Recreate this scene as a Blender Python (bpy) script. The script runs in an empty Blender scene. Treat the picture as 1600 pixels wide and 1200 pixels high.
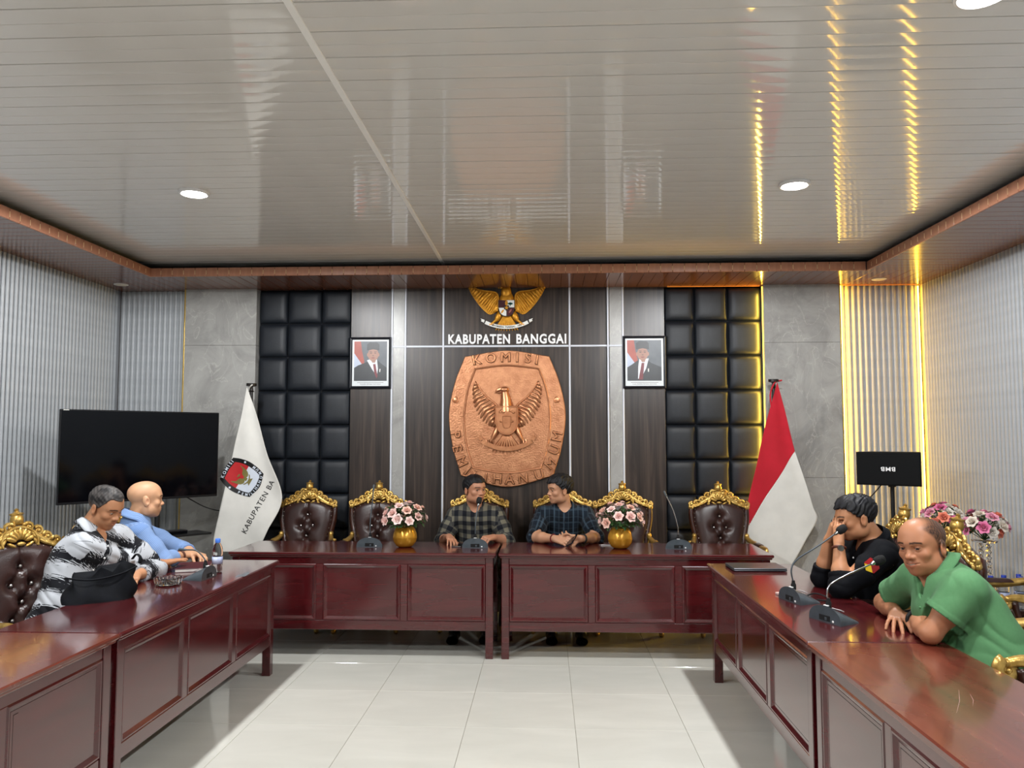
import bpy, math, random
import numpy as np
from mathutils import Vector, Matrix
random.seed(7); rng = np.random.RandomState(7)
PI = math.pi
S = bpy.context.scene
COL = S.collection

# ------------------------------------------------------------------ camera, world, light, exposure
FPX, CAM_H = 1220.0, 1.583
cam = bpy.data.cameras.new('camera'); cam_o = bpy.data.objects.new('camera', cam); COL.objects.link(cam_o)
cam.sensor_width = 36.0; cam.lens = 36.0 * FPX / 1600.0; cam.clip_start = 0.05
_th = math.atan(83 / FPX); _ps = math.atan(53 * math.cos(_th) / FPX)
cam_o.location = (0, 0, CAM_H); cam_o.rotation_euler = (PI / 2 + _th, 0, _ps)
S.camera = cam_o
S.view_settings.view_transform = 'Standard'; S.view_settings.look = 'None'
S.view_settings.gamma = 1.0; S.view_settings.use_curve_mapping = False
S.view_settings.exposure = 0.58
w = bpy.data.worlds.new('world'); S.world = w; w.use_nodes = True
w.node_tree.nodes['Background'].inputs[0].default_value = (0.8, 0.85, 1, 1)
w.node_tree.nodes['Background'].inputs[1].default_value = 0.05

LIGHT_X, LIGHT_Y = (-2.17, 1.49), (4.65, 2.63, 0.61)
LAMP_W = 150.0
CEIL = 3.10
for _y in LIGHT_Y:
    for _x in LIGHT_X:
        ld = bpy.data.lights.new('downlight_lamp', 'SPOT'); ld.shadow_soft_size = 0.06; ld.spot_size = PI; ld.spot_blend = 0.12
        ld.energy = LAMP_W; ld.color = (0.97, 0.985, 1.0)
        lo = bpy.data.objects.new('downlight_lamp', ld); COL.objects.link(lo)
        lo.location = (_x, _y, CEIL - 0.032)
S.cycles.use_denoising = True
S.cycles.max_bounces = 10; S.cycles.diffuse_bounces = 6; S.cycles.glossy_bounces = 6
S.cycles.transmission_bounces = 10; S.cycles.transparent_max_bounces = 12
S.cycles.sample_clamp_indirect = 6.0
S.cycles.caustics_reflective = False; S.cycles.caustics_refractive = False

# ------------------------------------------------------------------ materials
def lin(c):
    if isinstance(c, str):
        c = tuple(int(c[i:i + 2], 16) / 255 for i in (0, 2, 4))
        c = tuple(x / 12.92 if x <= 0.04045 else ((x + 0.055) / 1.055) ** 2.4 for x in c)
    return (c[0], c[1], c[2], 1.0)

def setin(b, k, v):
    if k in b.inputs: b.inputs[k].default_value = v

def base_mat(name, color, rough=0.5, metal=0.0, coat=0.0, spec=0.5, emis=None, estr=0.0, trans=0.0, ior=1.45, sheen=0.0):
    m = bpy.data.materials.new(name); m.use_nodes = True
    b = m.node_tree.nodes['Principled BSDF']
    setin(b, 'Base Color', lin(color)); setin(b, 'Roughness', rough); setin(b, 'Metallic', metal)
    setin(b, 'Coat Weight', coat); setin(b, 'Coat Roughness', 0.08); setin(b, 'Specular IOR Level', spec)
    setin(b, 'Transmission Weight', trans); setin(b, 'IOR', ior); setin(b, 'Sheen Weight', sheen)
    if emis is not None:
        setin(b, 'Emission Color', lin(emis)); setin(b, 'Emission Strength', estr)
    return m, m.node_tree, b

def N(nt, t, **kw):
    n = nt.nodes.new(t)
    for k, v in kw.items():
        if k in n.inputs: n.inputs[k].default_value = v
        else: setattr(n, k, v)
    return n

def ramp(nt, stops):
    r = nt.nodes.new('ShaderNodeValToRGB'); e = r.color_ramp.elements
    while len(e) < len(stops): e.new(0.5)
    for el, (p, c) in zip(e, stops): el.position = p; el.color = lin(c)
    return r

def noise_mat(name, c1, c2, scale=(8, 8, 8), rough=0.5, metal=0.0, coat=0.0, detail=4.0, bump=0.0, bscale=None, spec=0.5,
              rvar=0.0, coords='Object', sheen=0.0, p0=0.3, p1=0.7, dist=0.0):
    """Two colours mixed by a stretched noise, with optional fine relief."""
    m, nt, b = base_mat(name, c1, rough, metal, coat, spec, sheen=sheen)
    tc = N(nt, 'ShaderNodeTexCoord'); mp = N(nt, 'ShaderNodeMapping'); mp.inputs['Scale'].default_value = scale
    no = N(nt, 'ShaderNodeTexNoise', Scale=1.0, Detail=detail, Distortion=dist)
    rp = ramp(nt, [(p0, c1), (p1, c2)])
    L = nt.links.new
    L(tc.outputs[coords], mp.inputs['Vector']); L(mp.outputs[0], no.inputs['Vector']); L(no.outputs[0], rp.inputs[0])
    L(rp.outputs[0], b.inputs['Base Color'])
    if rvar:
        mr = N(nt, 'ShaderNodeMapRange'); mr.inputs[3].default_value = max(0.02, rough - rvar); mr.inputs[4].default_value = rough + rvar
        L(no.outputs[0], mr.inputs[0]); L(mr.outputs[0], b.inputs['Roughness'])
    if bump:
        n2 = N(nt, 'ShaderNodeTexNoise', Scale=bscale or 60.0, Detail=3.0)
        L(tc.outputs[coords], n2.inputs['Vector'])
        bp = N(nt, 'ShaderNodeBump', Strength=bump, Distance=0.004)
        L(n2.outputs[0], bp.inputs['Height']); L(bp.outputs[0], b.inputs['Normal'])
    return m

def attr_mat(name, rough=0.5, spec=0.5, bump=0.0, bscale=200.0, sss=0.0, metal=0.0, sheen=0.0):
    """Colour read from the mesh's own 'tint' attribute."""
    m, nt, b = base_mat(name, (.5, .5, .5), rough, metal, 0, spec, sheen=sheen)
    a = N(nt, 'ShaderNodeAttribute', attribute_name='tint'); nt.links.new(a.outputs['Color'], b.inputs['Base Color'])
    if sss:
        setin(b, 'Subsurface Weight', sss); setin(b, 'Subsurface Radius', (1.0, 0.35, 0.2)); setin(b, 'Subsurface Scale', 0.006)
    if bump:
        tc = N(nt, 'ShaderNodeTexCoord'); n2 = N(nt, 'ShaderNodeTexNoise', Scale=bscale, Detail=2.0)
        bp = N(nt, 'ShaderNodeBump', Strength=bump, Distance=0.002)
        nt.links.new(tc.outputs['Object'], n2.inputs['Vector']); nt.links.new(n2.outputs[0], bp.inputs['Height']); nt.links.new(bp.outputs[0], b.inputs['Normal'])
    return m

# ------------------------------------------------------------------ mesh building
class MB:
    def __init__(s): s.v = []; s.f = []; s.m = []; s.cm = 0
    def add(s, vs, fs, M=None):
        o = len(s.v)
        if M is not None: vs = [tuple(M @ Vector(p)) for p in vs]
        s.v.extend([tuple(p) for p in vs]); s.f.extend([tuple(i + o for i in f) for f in fs]); s.m.extend([s.cm] * len(fs))
        return s
    def box(s, a, b, bev=0.0, M=None):
        lo = [min(a[i], b[i]) for i in range(3)]; hi = [max(a[i], b[i]) for i in range(3)]
        if bev <= 0:
            v = [(x, y, z) for x in (lo[0], hi[0]) for y in (lo[1], hi[1]) for z in (lo[2], hi[2])]
            f = [(0, 1, 3, 2), (4, 6, 7, 5), (0, 4, 5, 1), (2, 3, 7, 6), (0, 2, 6, 4), (1, 5, 7, 3)]
            return s.add(v, f, M)
        bev = min([bev] + [(hi[i] - lo[i]) * 0.49 for i in range(3)])
        idx = {}; v = []
        for sx in (0, 1):
            for sy in (0, 1):
                for sz in (0, 1):
                    sg = (sx, sy, sz)
                    for ax in range(3):
                        p = []
                        for i in range(3):
                            e = hi[i] if sg[i] else lo[i]
                            if i != ax: e += -bev if sg[i] else bev
                            p.append(e)
                        idx[(sx, sy, sz, ax)] = len(v); v.append(tuple(p))
        f = []
        for ax in range(3):
            o1, o2 = [i for i in range(3) if i != ax]
            for sd in (0, 1):
                q = []
                for c in ((0, 0), (1, 0), (1, 1), (0, 1)):
                    k = [0, 0, 0]; k[ax] = sd; k[o1] = c[0]; k[o2] = c[1]; q.append(idx[(k[0], k[1], k[2], ax)])
                f.append(tuple(q))
            for c1 in (0, 1):
                for c2 in (0, 1):
                    k0 = [0, 0, 0]; k0[o1] = c1; k0[o2] = c2; k1 = list(k0); k1[ax] = 1
                    f.append((idx[(*k0, o1)], idx[(*k1, o1)], idx[(*k1, o2)], idx[(*k0, o2)]))
        for sx in (0, 1):
            for sy in (0, 1):
                for sz in (0, 1):
                    f.append((idx[(sx, sy, sz, 0)], idx[(sx, sy, sz, 1)], idx[(sx, sy, sz, 2)]))
        s.add(v, f, M); s.fix = True
        return s
    def prism(s, poly, h, M=None, top_inset=0.0):
        """poly: list of 2D points in XY, extruded from z=0 to h."""
        n = len(poly); v = [(x, y, 0) for x, y in poly]; tp = poly
        if top_inset:
            cx = sum(p[0] for p in poly) / n; cy = sum(p[1] for p in poly) / n
            tp = []
            for x, y in poly:
                d = math.hypot(x - cx, y - cy) or 1; k = (d - top_inset) / d; tp.append((cx + (x - cx) * k, cy + (y - cy) * k))
        v += [(x, y, h) for x, y in tp]
        f = [tuple(range(n - 1, -1, -1)), tuple(range(n, 2 * n))] + [(i, (i + 1) % n, n + (i + 1) % n, n + i) for i in range(n)]
        return s.add(v, f, M)
    def tube(s, pts, rad, n=8, cap=True, M=None, flat=1.0):
        P = [Vector(p) for p in pts]; k = len(P)
        R = rad if isinstance(rad, (list, tuple)) else [rad] * k
        v = []; f = []
        t0 = (P[1] - P[0]).normalized()
        a = Vector((0, 0, 1)) if abs(t0.z) < 0.9 else Vector((1, 0, 0))
        nrm = t0.cross(a).normalized()
        for i in range(k):
            t = (P[min(i + 1, k - 1)] - P[max(i - 1, 0)]).normalized()
            nrm = (nrm - t * nrm.dot(t)); nrm = nrm.normalized() if nrm.length > 1e-6 else t.orthogonal().normalized()
            bn = t.cross(nrm)
            for j in range(n):
                an = 2 * PI * j / n
                v.append(tuple(P[i] + (nrm * math.cos(an) + bn * math.sin(an) * flat) * R[i]))
        for i in range(k - 1):
            for j in range(n):
                f.append((i * n + j, i * n + (j + 1) % n, (i + 1) * n + (j + 1) % n, (i + 1) * n + j))
        if cap: f.append(tuple(range(n - 1, -1, -1))); f.append(tuple((k - 1) * n + j for j in range(n)))
        return s.add(v, f, M)
    def lathe(s, prof, n=20, M=None):
        """prof: list of (r, z)."""
        v = []; f = []; k = len(prof)
        for r, z in prof:
            for j in range(n):
                a = 2 * PI * j / n; v.append((max(r, 1e-5) * math.cos(a), max(r, 1e-5) * math.sin(a), z))
        for i in range(k - 1):
            for j in range(n): f.append((i * n + j, i * n + (j + 1) % n, (i + 1) * n + (j + 1) % n, (i + 1) * n + j))
        f.append(tuple(range(n - 1, -1, -1))); f.append(tuple((k - 1) * n + j for j in range(n)))
        return s.add(v, f, M)
    def ball(s, c, r, nu=8, nv=6, M=None, R=None):
        if not isinstance(r, (tuple, list)): r = (r, r, r)
        v = [(0, 0, -1)]; f = []
        for i in range(1, nv):
            t = -PI / 2 + PI * i / nv
            for j in range(nu):
                a = 2 * PI * j / nu; v.append((math.cos(t) * math.cos(a), math.cos(t) * math.sin(a), math.sin(t)))
        v.append((0, 0, 1)); L = len(v) - 1
        for j in range(nu):
            f.append((0, 1 + (j + 1) % nu, 1 + j)); f.append((L, L - nu + j, L - nu + (j + 1) % nu))
        for i in range(nv - 2):
            for j in range(nu):
                f.append((1 + i * nu + j, 1 + i * nu + (j + 1) % nu, 1 + (i + 1) * nu + (j + 1) % nu, 1 + (i + 1) * nu + j))
        T = Matrix.Translation(Vector(c)) @ (R.to_4x4() if R is not None else Matrix.Identity(4)) @ Matrix.Diagonal((r[0], r[1], r[2], 1))
        if M is not None: T = M @ T
        return s.add(v, f, T)
    def grid(s, fn, nu, nv, M=None, closed_u=False):
        v = [fn(i / nu, j / nv) for j in range(nv + 1) for i in range(nu + (0 if closed_u else 1))]
        w_ = nu if closed_u else nu + 1; f = []
        for j in range(nv):
            for i in range(nu):
                i2 = (i + 1) % w_
                f.append((j * w_ + i, j * w_ + i2, (j + 1) * w_ + i2, (j + 1) * w_ + i))
        return s.add(v, f, M)
    def mesh(s, name, mats, smooth=False, angle=None):
        me = bpy.data.meshes.new(name); me.from_pydata(s.v, [], s.f)
        if not isinstance(mats, (list, tuple)): mats = [mats]
        for m in mats: me.materials.append(m)
        if len(mats) > 1: me.polygons.foreach_set('material_index', s.m)
        if getattr(s, 'fix', False):
            import bmesh
            bm = bmesh.new(); bm.from_mesh(me); bmesh.ops.recalc_face_normals(bm, faces=bm.faces); bm.to_mesh(me); bm.free()
        if smooth:
            me.polygons.foreach_set('use_smooth', [True] * len(me.polygons))
            if angle is not None: me.set_sharp_from_angle(angle=math.radians(angle))
        me.update()
        return me
    def build(s, name, mats, parent=None, smooth=False, angle=None, loc=None, rot=None):
        return link(name, s.mesh(name, mats, smooth, angle), parent, loc, rot)

def link(name, me, parent=None, loc=None, rot=None):
    o = bpy.data.objects.new(name, me); COL.objects.link(o)
    if parent is not None: o.parent = parent
    if loc is not None: o.location = loc
    if rot is not None: o.rotation_euler = rot
    return o
def tag(o, label=None, cat=None, group=None, kind=None):
    if label: o['label'] = label
    if cat: o['category'] = cat
    if group: o['group'] = group
    if kind: o['kind'] = kind
    return o
def thing(name, label, cat, loc=(0, 0, 0), rz=0.0, group=None):
    o = bpy.data.objects.new(name, None); COL.objects.link(o); o.empty_display_size = 0.1
    o.location = loc; o.rotation_euler = (0, 0, rz)
    return tag(o, label, cat, group)
def copy_tree(o, parent=None):
    c = o.copy(); COL.objects.link(c)
    if parent is not None: c.parent = parent
    for ch in KIDS(o): copy_tree(ch, c)
    return c
def KIDS(o): return [x for x in list(bpy.data.objects) if x.parent == o]
def TR(x=0, y=0, z=0): return Matrix.Translation((x, y, z))
def RX(a): return Matrix.Rotation(a, 4, 'X')
def RY(a): return Matrix.Rotation(a, 4, 'Y')
def RZ(a): return Matrix.Rotation(a, 4, 'Z')
def SC(x, y=None, z=None): return Matrix.Diagonal((x, x if y is None else y, x if z is None else z, 1))
def text_mesh(body, size, depth, bold=0.0, spacing=1.0, align='CENTER', bevel=0.0, outline=False):
    """Lettering as a mesh in the XY plane (built-in font)."""
    cu = bpy.data.curves.new('lettering', 'FONT'); cu.body = body; cu.size = size; cu.extrude = depth / 2; cu.offset = bold
    cu.align_x = align; cu.align_y = 'CENTER'; cu.space_character = spacing; cu.bevel_depth = bevel; cu.resolution_u = 3
    if outline: cu.fill_mode = 'NONE'; cu.extrude = 0; cu.bevel_resolution = 1
    o = bpy.data.objects.new('lettering', cu); COL.objects.link(o)
    dg = bpy.context.evaluated_depsgraph_get(); me = bpy.data.meshes.new_from_object(o.evaluated_get(dg))
    bpy.data.objects.remove(o); bpy.data.curves.remove(cu)
    me.materials.clear()
    return me
def place_text(name, body, size, depth, mat, M, parent=None, **kw):
    me = text_mesh(body, size, depth, **kw); me.transform(M); me.materials.append(mat)
    return link(name, me, parent)
def spline(pts, n=24):
    """Catmull-Rom through the points."""
    P = [Vector(p) for p in pts]; out = []
    Q = [P[0] * 2 - P[1]] + P + [P[-1] * 2 - P[-2]]
    seg = len(P) - 1
    for i in range(n + 1):
        t = i / n * seg; k = min(int(t), seg - 1); u = t - k
        a, b, c, d = Q[k], Q[k + 1], Q[k + 2], Q[k + 3]
        out.append(0.5 * ((2 * b) + (c - a) * u + (2 * a - 5 * b + 4 * c - d) * u * u + (3 * b - a - 3 * c + d) * u ** 3))
    return out
# ------------------------------------------------------------------ the room
XL, XR, YB, YF = -4.06, 3.42, 7.20, -3.0
SOF, LIPB, LIPL, LIPR, LIPF = 2.97, 6.56, -3.43, 2.69, -2.4
FASC = 0.075

# floor: glossy cream tiles with thin recessed joints
m_grout = noise_mat('grout', '8f8b80', '9c988c', (20, 20, 20), 0.8)
m_tile, nt, b = base_mat('floor_tile', 'dedcd2', 0.08, spec=0.5)
tc = N(nt, 'ShaderNodeTexCoord'); no = N(nt, 'ShaderNodeTexNoise', Scale=1.6, Detail=6.0, Distortion=0.6); oi = N(nt, 'ShaderNodeObjectInfo')
mx = N(nt, 'ShaderNodeVectorMath', operation='ADD'); rp = ramp(nt, [(0.35, 'c9c8bf'), (0.7, 'd2d1c8')])
sc_ = N(nt, 'ShaderNodeMapping'); sc_.inputs['Scale'].default_value = (1, 3, 1)
nt.links.new(tc.outputs['Object'], sc_.inputs[0]); nt.links.new(sc_.outputs[0], mx.inputs[0]); nt.links.new(oi.outputs['Random'], mx.inputs[1])
nt.links.new(mx.outputs[0], no.inputs['Vector']); nt.links.new(no.outputs[0], rp.inputs[0]); nt.links.new(rp.outputs[0], b.inputs['Base Color'])
floor = MB().box((XL - .1, YF - .1, -0.08), (XR + .1, YB + .2, -0.003)).build('floor', m_grout); tag(floor, kind='structure')
tile_me = MB().box((0.0012, 0.0012, -0.01), (0.5988, 0.5988, 0.0), 0.0012).mesh('tile', m_tile)
def clipped(x0, x1, y0, y1): return MB().box((x0 + .0012, y0 + .0012, -0.01), (x1 - .0012, y1 - .0012, 0), .0012)
gx = [0.155 + 0.6 * k for k in range(-8, 7)]; gy = [4.37 + 0.59 * k for k in range(-14, 7)]
for x in gx:
    for y in gy:
        x0, x1, y0, y1 = max(x, XL), min(x + .6, XR), max(y, YF), min(y + .59, YB + .05)
        if x1 - x0 < .02 or y1 - y0 < .02: continue
        if x1 - x0 > .599 and y1 - y0 > .589:
            o = link('tile', tile_me, floor, (x, y, 0)); o.scale = (1, .59 / .6, 1)
        else: clipped(x0, x1, y0, y1).build('tile', m_tile, floor)

# ceiling: glossy grey PVC planks, each with two shallow bows, split by a joint strip
m_pvc = noise_mat('ceiling_pvc', 'd9d6d1', 'dedbd6', (3, .6, 3), 0.06, spec=0.75, detail=2)
m_pvcgap = noise_mat('ceiling_backing', '6f6d6a', '78766f', (8, 8, 8), 0.6)
ceil = MB().box((XL - .1, YF - .1, CEIL + .012), (XR + .1, YB + .2, CEIL + .10)).build('ceiling', m_pvcgap); tag(ceil, kind='structure')
def plank_mesh(x0, x1, wid=0.20, sag=0.0007, gap=0.0022, mat=m_pvc, name='plank'):
    pr = []
    for half in range(2):
        a = half * wid / 2; h = wid / 2
        g0 = gap if half == 0 else gap * .5; g1 = gap * .5 if half == 0 else gap
        pr.append((a + g0, .011 if half == 0 else .004)); 
        for k in range(7):
            t = k / 6; pr.append((a + g0 + .0015 + (h - g0 - g1 - .003) * t, -sag * math.sin(PI * t) ** .8 if 0 < k < 6 else .0))
        pr.append((a + h - g1, .004 if half == 0 else .011))
    mb = MB(); n = len(pr)
    v = [(x, p, z) for x in (x0, x1) for p, z in pr]
    mb.add(v, [(i, n + i, n + i + 1, i + 1) for i in range(n - 1)])
    return mb.mesh(name, mat, smooth=True, angle=35)
XJ = -0.895
pl_l = plank_mesh(XL, XJ - .008); pl_r = plank_mesh(XJ + .008, XR)
y = YF
while y < YB - .15:
    for me in (pl_l, pl_r):
        o = link('plank', me, ceil, (0, y, CEIL + random.uniform(-.0006, .0006)))
        o.rotation_euler = (random.uniform(-.0012, .0012), 0, 0)
    y += 0.20
m_joint = noise_mat('joint_strip_plastic', 'f0eeea', 'f6f4f0', (4, 4, 4), 0.35)
MB().box((XJ - .015, YF, CEIL - .007), (XJ + .015, YB - .05, CEIL + .01), .002).build('joint_strip', m_joint, ceil)

# dropped soffit around the room: brown planks and an upright fascia of short boards
m_sof = noise_mat('brown_pvc', '6b4636', '7d5443', (40, 3, 3), 0.16, spec=0.6, detail=5)
m_sofx = noise_mat('brown_pvc_side', '6b4636', '7d5443', (3, 40, 3), 0.16, spec=0.6, detail=5)
m_fasc = noise_mat('orange_brown_board', '9a6850', 'aa785e', (30, 30, 4), 0.3, detail=4)
m_clip = noise_mat('pale_joint_clip', 'd6b48c', 'e2c49c', (10, 10, 10), 0.35)
m_cove = noise_mat('cove_shade', '1a1c26', '20232e', (5, 5, 5), 0.8)  # dark blue shade of the cove gap, put into the colour
sof = MB()
sof.box((XL, LIPB - .004, SOF + .012), (XR, YB + .1, SOF + FASC - .004)).box((XL, LIPF, SOF + .012), (LIPL + .004, LIPB, SOF + FASC - .004)).box((LIPR - .004, LIPF, SOF + .012), (XR, LIPB, SOF + FASC - .004)).box((XL, YF, SOF + .012), (XR, LIPF + .004, SOF + FASC - .004))
soffit = sof.build('trim_1', m_cove); tag(soffit, 'brown dropped soffit running round the ceiling', kind='structure')
# short soffit planks (0.1 m face each) laid across the band
sp = MB().box((.0010, 0, 0), (.0990, YB - LIPB + .02, .013), .002).mesh('soffit_plank', m_sof)
k = 0; x = XL
while x < XR - .05:
    o = link('soffit_plank', sp, soffit, (x, LIPB, SOF + random.uniform(-.0004, .0004))); x += .1
for (xa, xb) in ((XL, LIPL), (LIPR, XR)):
    me = MB().box((0, .0010, 0), (xb - xa, .0990, .013), .002).mesh('soffit_plank', m_sofx)
    yy = LIPB - .1
    while yy > -.5: link('soffit_plank', me, soffit, (xa, yy, SOF + random.uniform(-.0004, .0004))); yy -= .1
    MB().box((xa, LIPF, SOF), (xb, yy + .098, SOF + .013)).build('soffit_plank', m_sofx, soffit)
MB().box((XL, YF, SOF), (XR, LIPF, SOF + .013)).build('soffit_plank', m_sof, soffit)
fb = MB().box((.0015, -.012, 0), (.0985, .004, FASC), .003).mesh('fascia_board', m_fasc)
fbs = MB().box((-.012, .0015, 0), (.004, .0985, FASC), .003).mesh('fascia_board', m_fasc)
fcl = MB().box((-.0022, -.0135, .016), (.0022, -.006, FASC - .022)).mesh('joint_clip', m_clip)
fcs = MB().box((-.0135, -.0022, .016), (.0135, .0022, FASC - .022)).mesh('joint_clip', m_clip)
x = LIPL
while x < LIPR - .03:
    wdt = min(.1, LIPR - x)
    o = link('fascia_board', fb, soffit, (x, LIPB, SOF)); o.scale.x = wdt / .1
    link('joint_clip', fcl, soffit, (x, LIPB, SOF)); x += .1
for X0, mir in ((LIPL, -1), (LIPR, 1)):
    yy = LIPB
    while yy > -.5:
        yy -= .1
        o = link('fascia_board', fbs, soffit, (X0, yy, SOF)); o.scale.x = mir
        link('joint_clip', fcs, soffit, (X0, yy, SOF))
    MB().box((X0 - .01, LIPF, SOF), (X0 + .01, yy, SOF + FASC)).build('fascia_board', m_fasc, soffit)
MB().box((LIPL, LIPF - .01, SOF), (LIPR, LIPF + .01, SOF + FASC)).build('fascia_board', m_fasc, soffit)

# walls: fluted grey side walls
m_wallp = noise_mat('wall_paint', '8d9094', '96999d', (3, 3, 3), 0.7)
m_flute = noise_mat('fluted_grey', 'a2a6aa', 'acb0b3', (3, 3, 40), 0.42, detail=3)
wl = MB().box((XL - .15, YF, 0), (XL - .012, YB + .15, CEIL + .1)).build('wall_left', m_wallp); tag(wl, kind='structure')
wr = MB().box((XR + .012, YF, 0), (XR + .15, YB + .15, CEIL + .1)).build('wall_right', m_wallp); tag(wr, kind='structure')
m_wfront = noise_mat('front_wall_paint', 'c9c7c2', 'd2d0ca', (3, 3, 3), 0.7)
wf = MB().box((XL - .15, YF - .15, 0), (XR + .15, YF, CEIL + .1)).build('wall_front', m_wfront); tag(wf, kind='structure')
PITCH = 0.050
def slat_mesh(pitch, depth=.016, mat=m_flute):
    """One rounded flute standing along Z, facing -Y, from 0 to 1 (scaled to the wall height)."""
    r = pitch * .34; pr = [(-pitch / 2, .012), (-r - .001, .012)]
    for k in range(7):
        a = PI * k / 6; pr.append((-r * math.cos(a), .012 - depth * math.sin(a) ** .7))
    pr += [(r + .001, .012), (pitch / 2, .012)]
    n = len(pr); v = [(x, y, z) for z in (0, 1) for x, y in pr]
    return MB().add(v, [(i, i + 1, n + i + 1, n + i) for i in range(n - 1)]).mesh('slat', mat, smooth=True, angle=40)
slat = slat_mesh(PITCH)
k = 0
while YB - PITCH * (k + .5) > 0.3:
    yy = YB - PITCH * (k + .5)
    o = link('slat', slat, wl, (XL, yy, 0), (0, 0, PI / 2)); o.scale = (1, 1, SOF)
    o = link('slat', slat, wr, (XR, yy, 0), (0, 0, -PI / 2)); o.scale = (1, 1, SOF); k += 1

# back wall with its panelling
m_wb = noise_mat('back_wall_paint', '3a3532', '44403c', (3, 3, 3), 0.8)
wb = MB().box((XL - .15, YB + .05, 0), (XR + .15, YB + .2, CEIL + .1)).build('wall_back', m_wb); tag(wb, kind='structure')
def back_slats(x0, x1):
    n = max(1, round((x1 - x0) / PITCH)); p = (x1 - x0) / n
    for i in range(n):
        o = link('slat', slat, wb, (x0 + p * (i + .5), YB + .03, 0)); o.scale = (p / PITCH, 1, SOF)
back_slats(XL, -3.40); back_slats(2.70, XR)
# marble
m_marble, nt, b = base_mat('grey_marble', '8d8c88', 0.26, spec=0.5)
tc = N(nt, 'ShaderNodeTexCoord'); n1 = N(nt, 'ShaderNodeTexNoise', Scale=2.2, Detail=8.0, Distortion=1.2, Roughness=0.65)
r1 = ramp(nt, [(0.3, '8a8986'), (0.5, '9f9e9a'), (0.72, 'adaca8')])
wv = N(nt, 'ShaderNodeTexNoise', Scale=2.0, Detail=5.0, Distortion=2.2); ab = N(nt, 'ShaderNodeMath', operation='SUBTRACT'); ab.inputs[1].default_value = .5
ab2 = N(nt, 'ShaderNodeMath', operation='ABSOLUTE'); r2 = ramp(nt, [(0.0, 'ffffff'), (0.006, '777777'), (0.018, '000000')])
mp = N(nt, 'ShaderNodeMapping'); mp.inputs['Rotation'].default_value = (0, .7, 0); mp.inputs['Scale'].default_value = (1.7, 1, .8)
mix = N(nt, 'ShaderNodeMixRGB'); mix.inputs[2].default_value = lin('d2cfc8')
ml = N(nt, 'ShaderNodeMath', operation='MULTIPLY'); ml.inputs[1].default_value = .32
L = nt.links.new
L(tc.outputs['Object'], n1.inputs['Vector']); L(n1.outputs[0], r1.inputs[0]); L(tc.outputs['Object'], mp.inputs[0]); L(mp.outputs[0], wv.inputs['Vector'])
L(wv.outputs[0], ab.inputs[0]); L(ab.outputs[0], ab2.inputs[0]); L(ab2.outputs[0], r2.inputs[0]); L(r2.outputs[0], ml.inputs[0]); L(ml.outputs[0], mix.inputs[0]); L(r1.outputs[0], mix.inputs[1]); L(mix.outputs[0], b.inputs['Base Color'])
MARB = YB - .055
def slab(name, x0, x1, yf, mat, z0=0.0, z1=SOF + .01, bev=.002): return MB().box((x0, yf, z0), (x1, YB + .06, z1), bev).build(name, mat, wb)
for x0, x1 in ((-3.385, -2.707), (1.985, 2.665)):
    for z0, z1 in ((0, 1.22), (1.2215, 2.44), (2.4415, SOF + .01)): slab('marble_slab', x0, x1, MARB, m_marble, z0, z1)
for x0, x1 in ((-1.425, -1.318), (.589, .704)): slab('marble_slab', x0, x1, YB, m_marble)
# dark wood laminate boards
m_lam, nt, b = base_mat('dark_wood_laminate', '3b322c', 0.32, spec=0.45)
tc = N(nt, 'ShaderNodeTexCoord'); mp = N(nt, 'ShaderNodeMapping'); mp.inputs['Scale'].default_value = (26, 26, 1.1)
n1 = N(nt, 'ShaderNodeTexNoise', Scale=1.0, Detail=8.0, Distortion=.9); r1 = ramp(nt, [(0.3, '241e1b'), (0.5, '352c27'), (0.72, '4d4038')])
L = nt.links.new; L(tc.outputs['Object'], mp.inputs[0]); L(mp.outputs[0], n1.inputs['Vector']); L(n1.outputs[0], r1.inputs[0]); L(r1.outputs[0], b.inputs['Base Color'])
for x0, x1 in ((-1.822, -1.444), (-1.298, -.962), (-.944, .212), (.232, .560), (.722, 1.094)):
    for z0, z1 in ((0, 2.418), (2.432, SOF + .01)): slab('wood_board', x0, x1, YB, m_lam, z0, z1)
# pale trim strips
m_white = noise_mat('white_trim_metal', 'c9cdd6', 'd4d8e0', (6, 6, 6), 0.32)
for xc in (-1.434, -1.308, -.953, .222, .575, .713): MB().box((xc - .0085, YB - .008, 0), (xc + .0085, YB + .03, SOF + .01), .002).build('trim_strip', m_white, wb)
for x0, x1 in ((-1.30, -.962), (-.944, .213), (.231, .567), (-1.425, -1.317), (.584, .704)):
    MB().box((x0, YB - .007, 2.417), (x1, YB + .03, 2.434), .002).build('trim_strip', m_white, wb)
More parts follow.
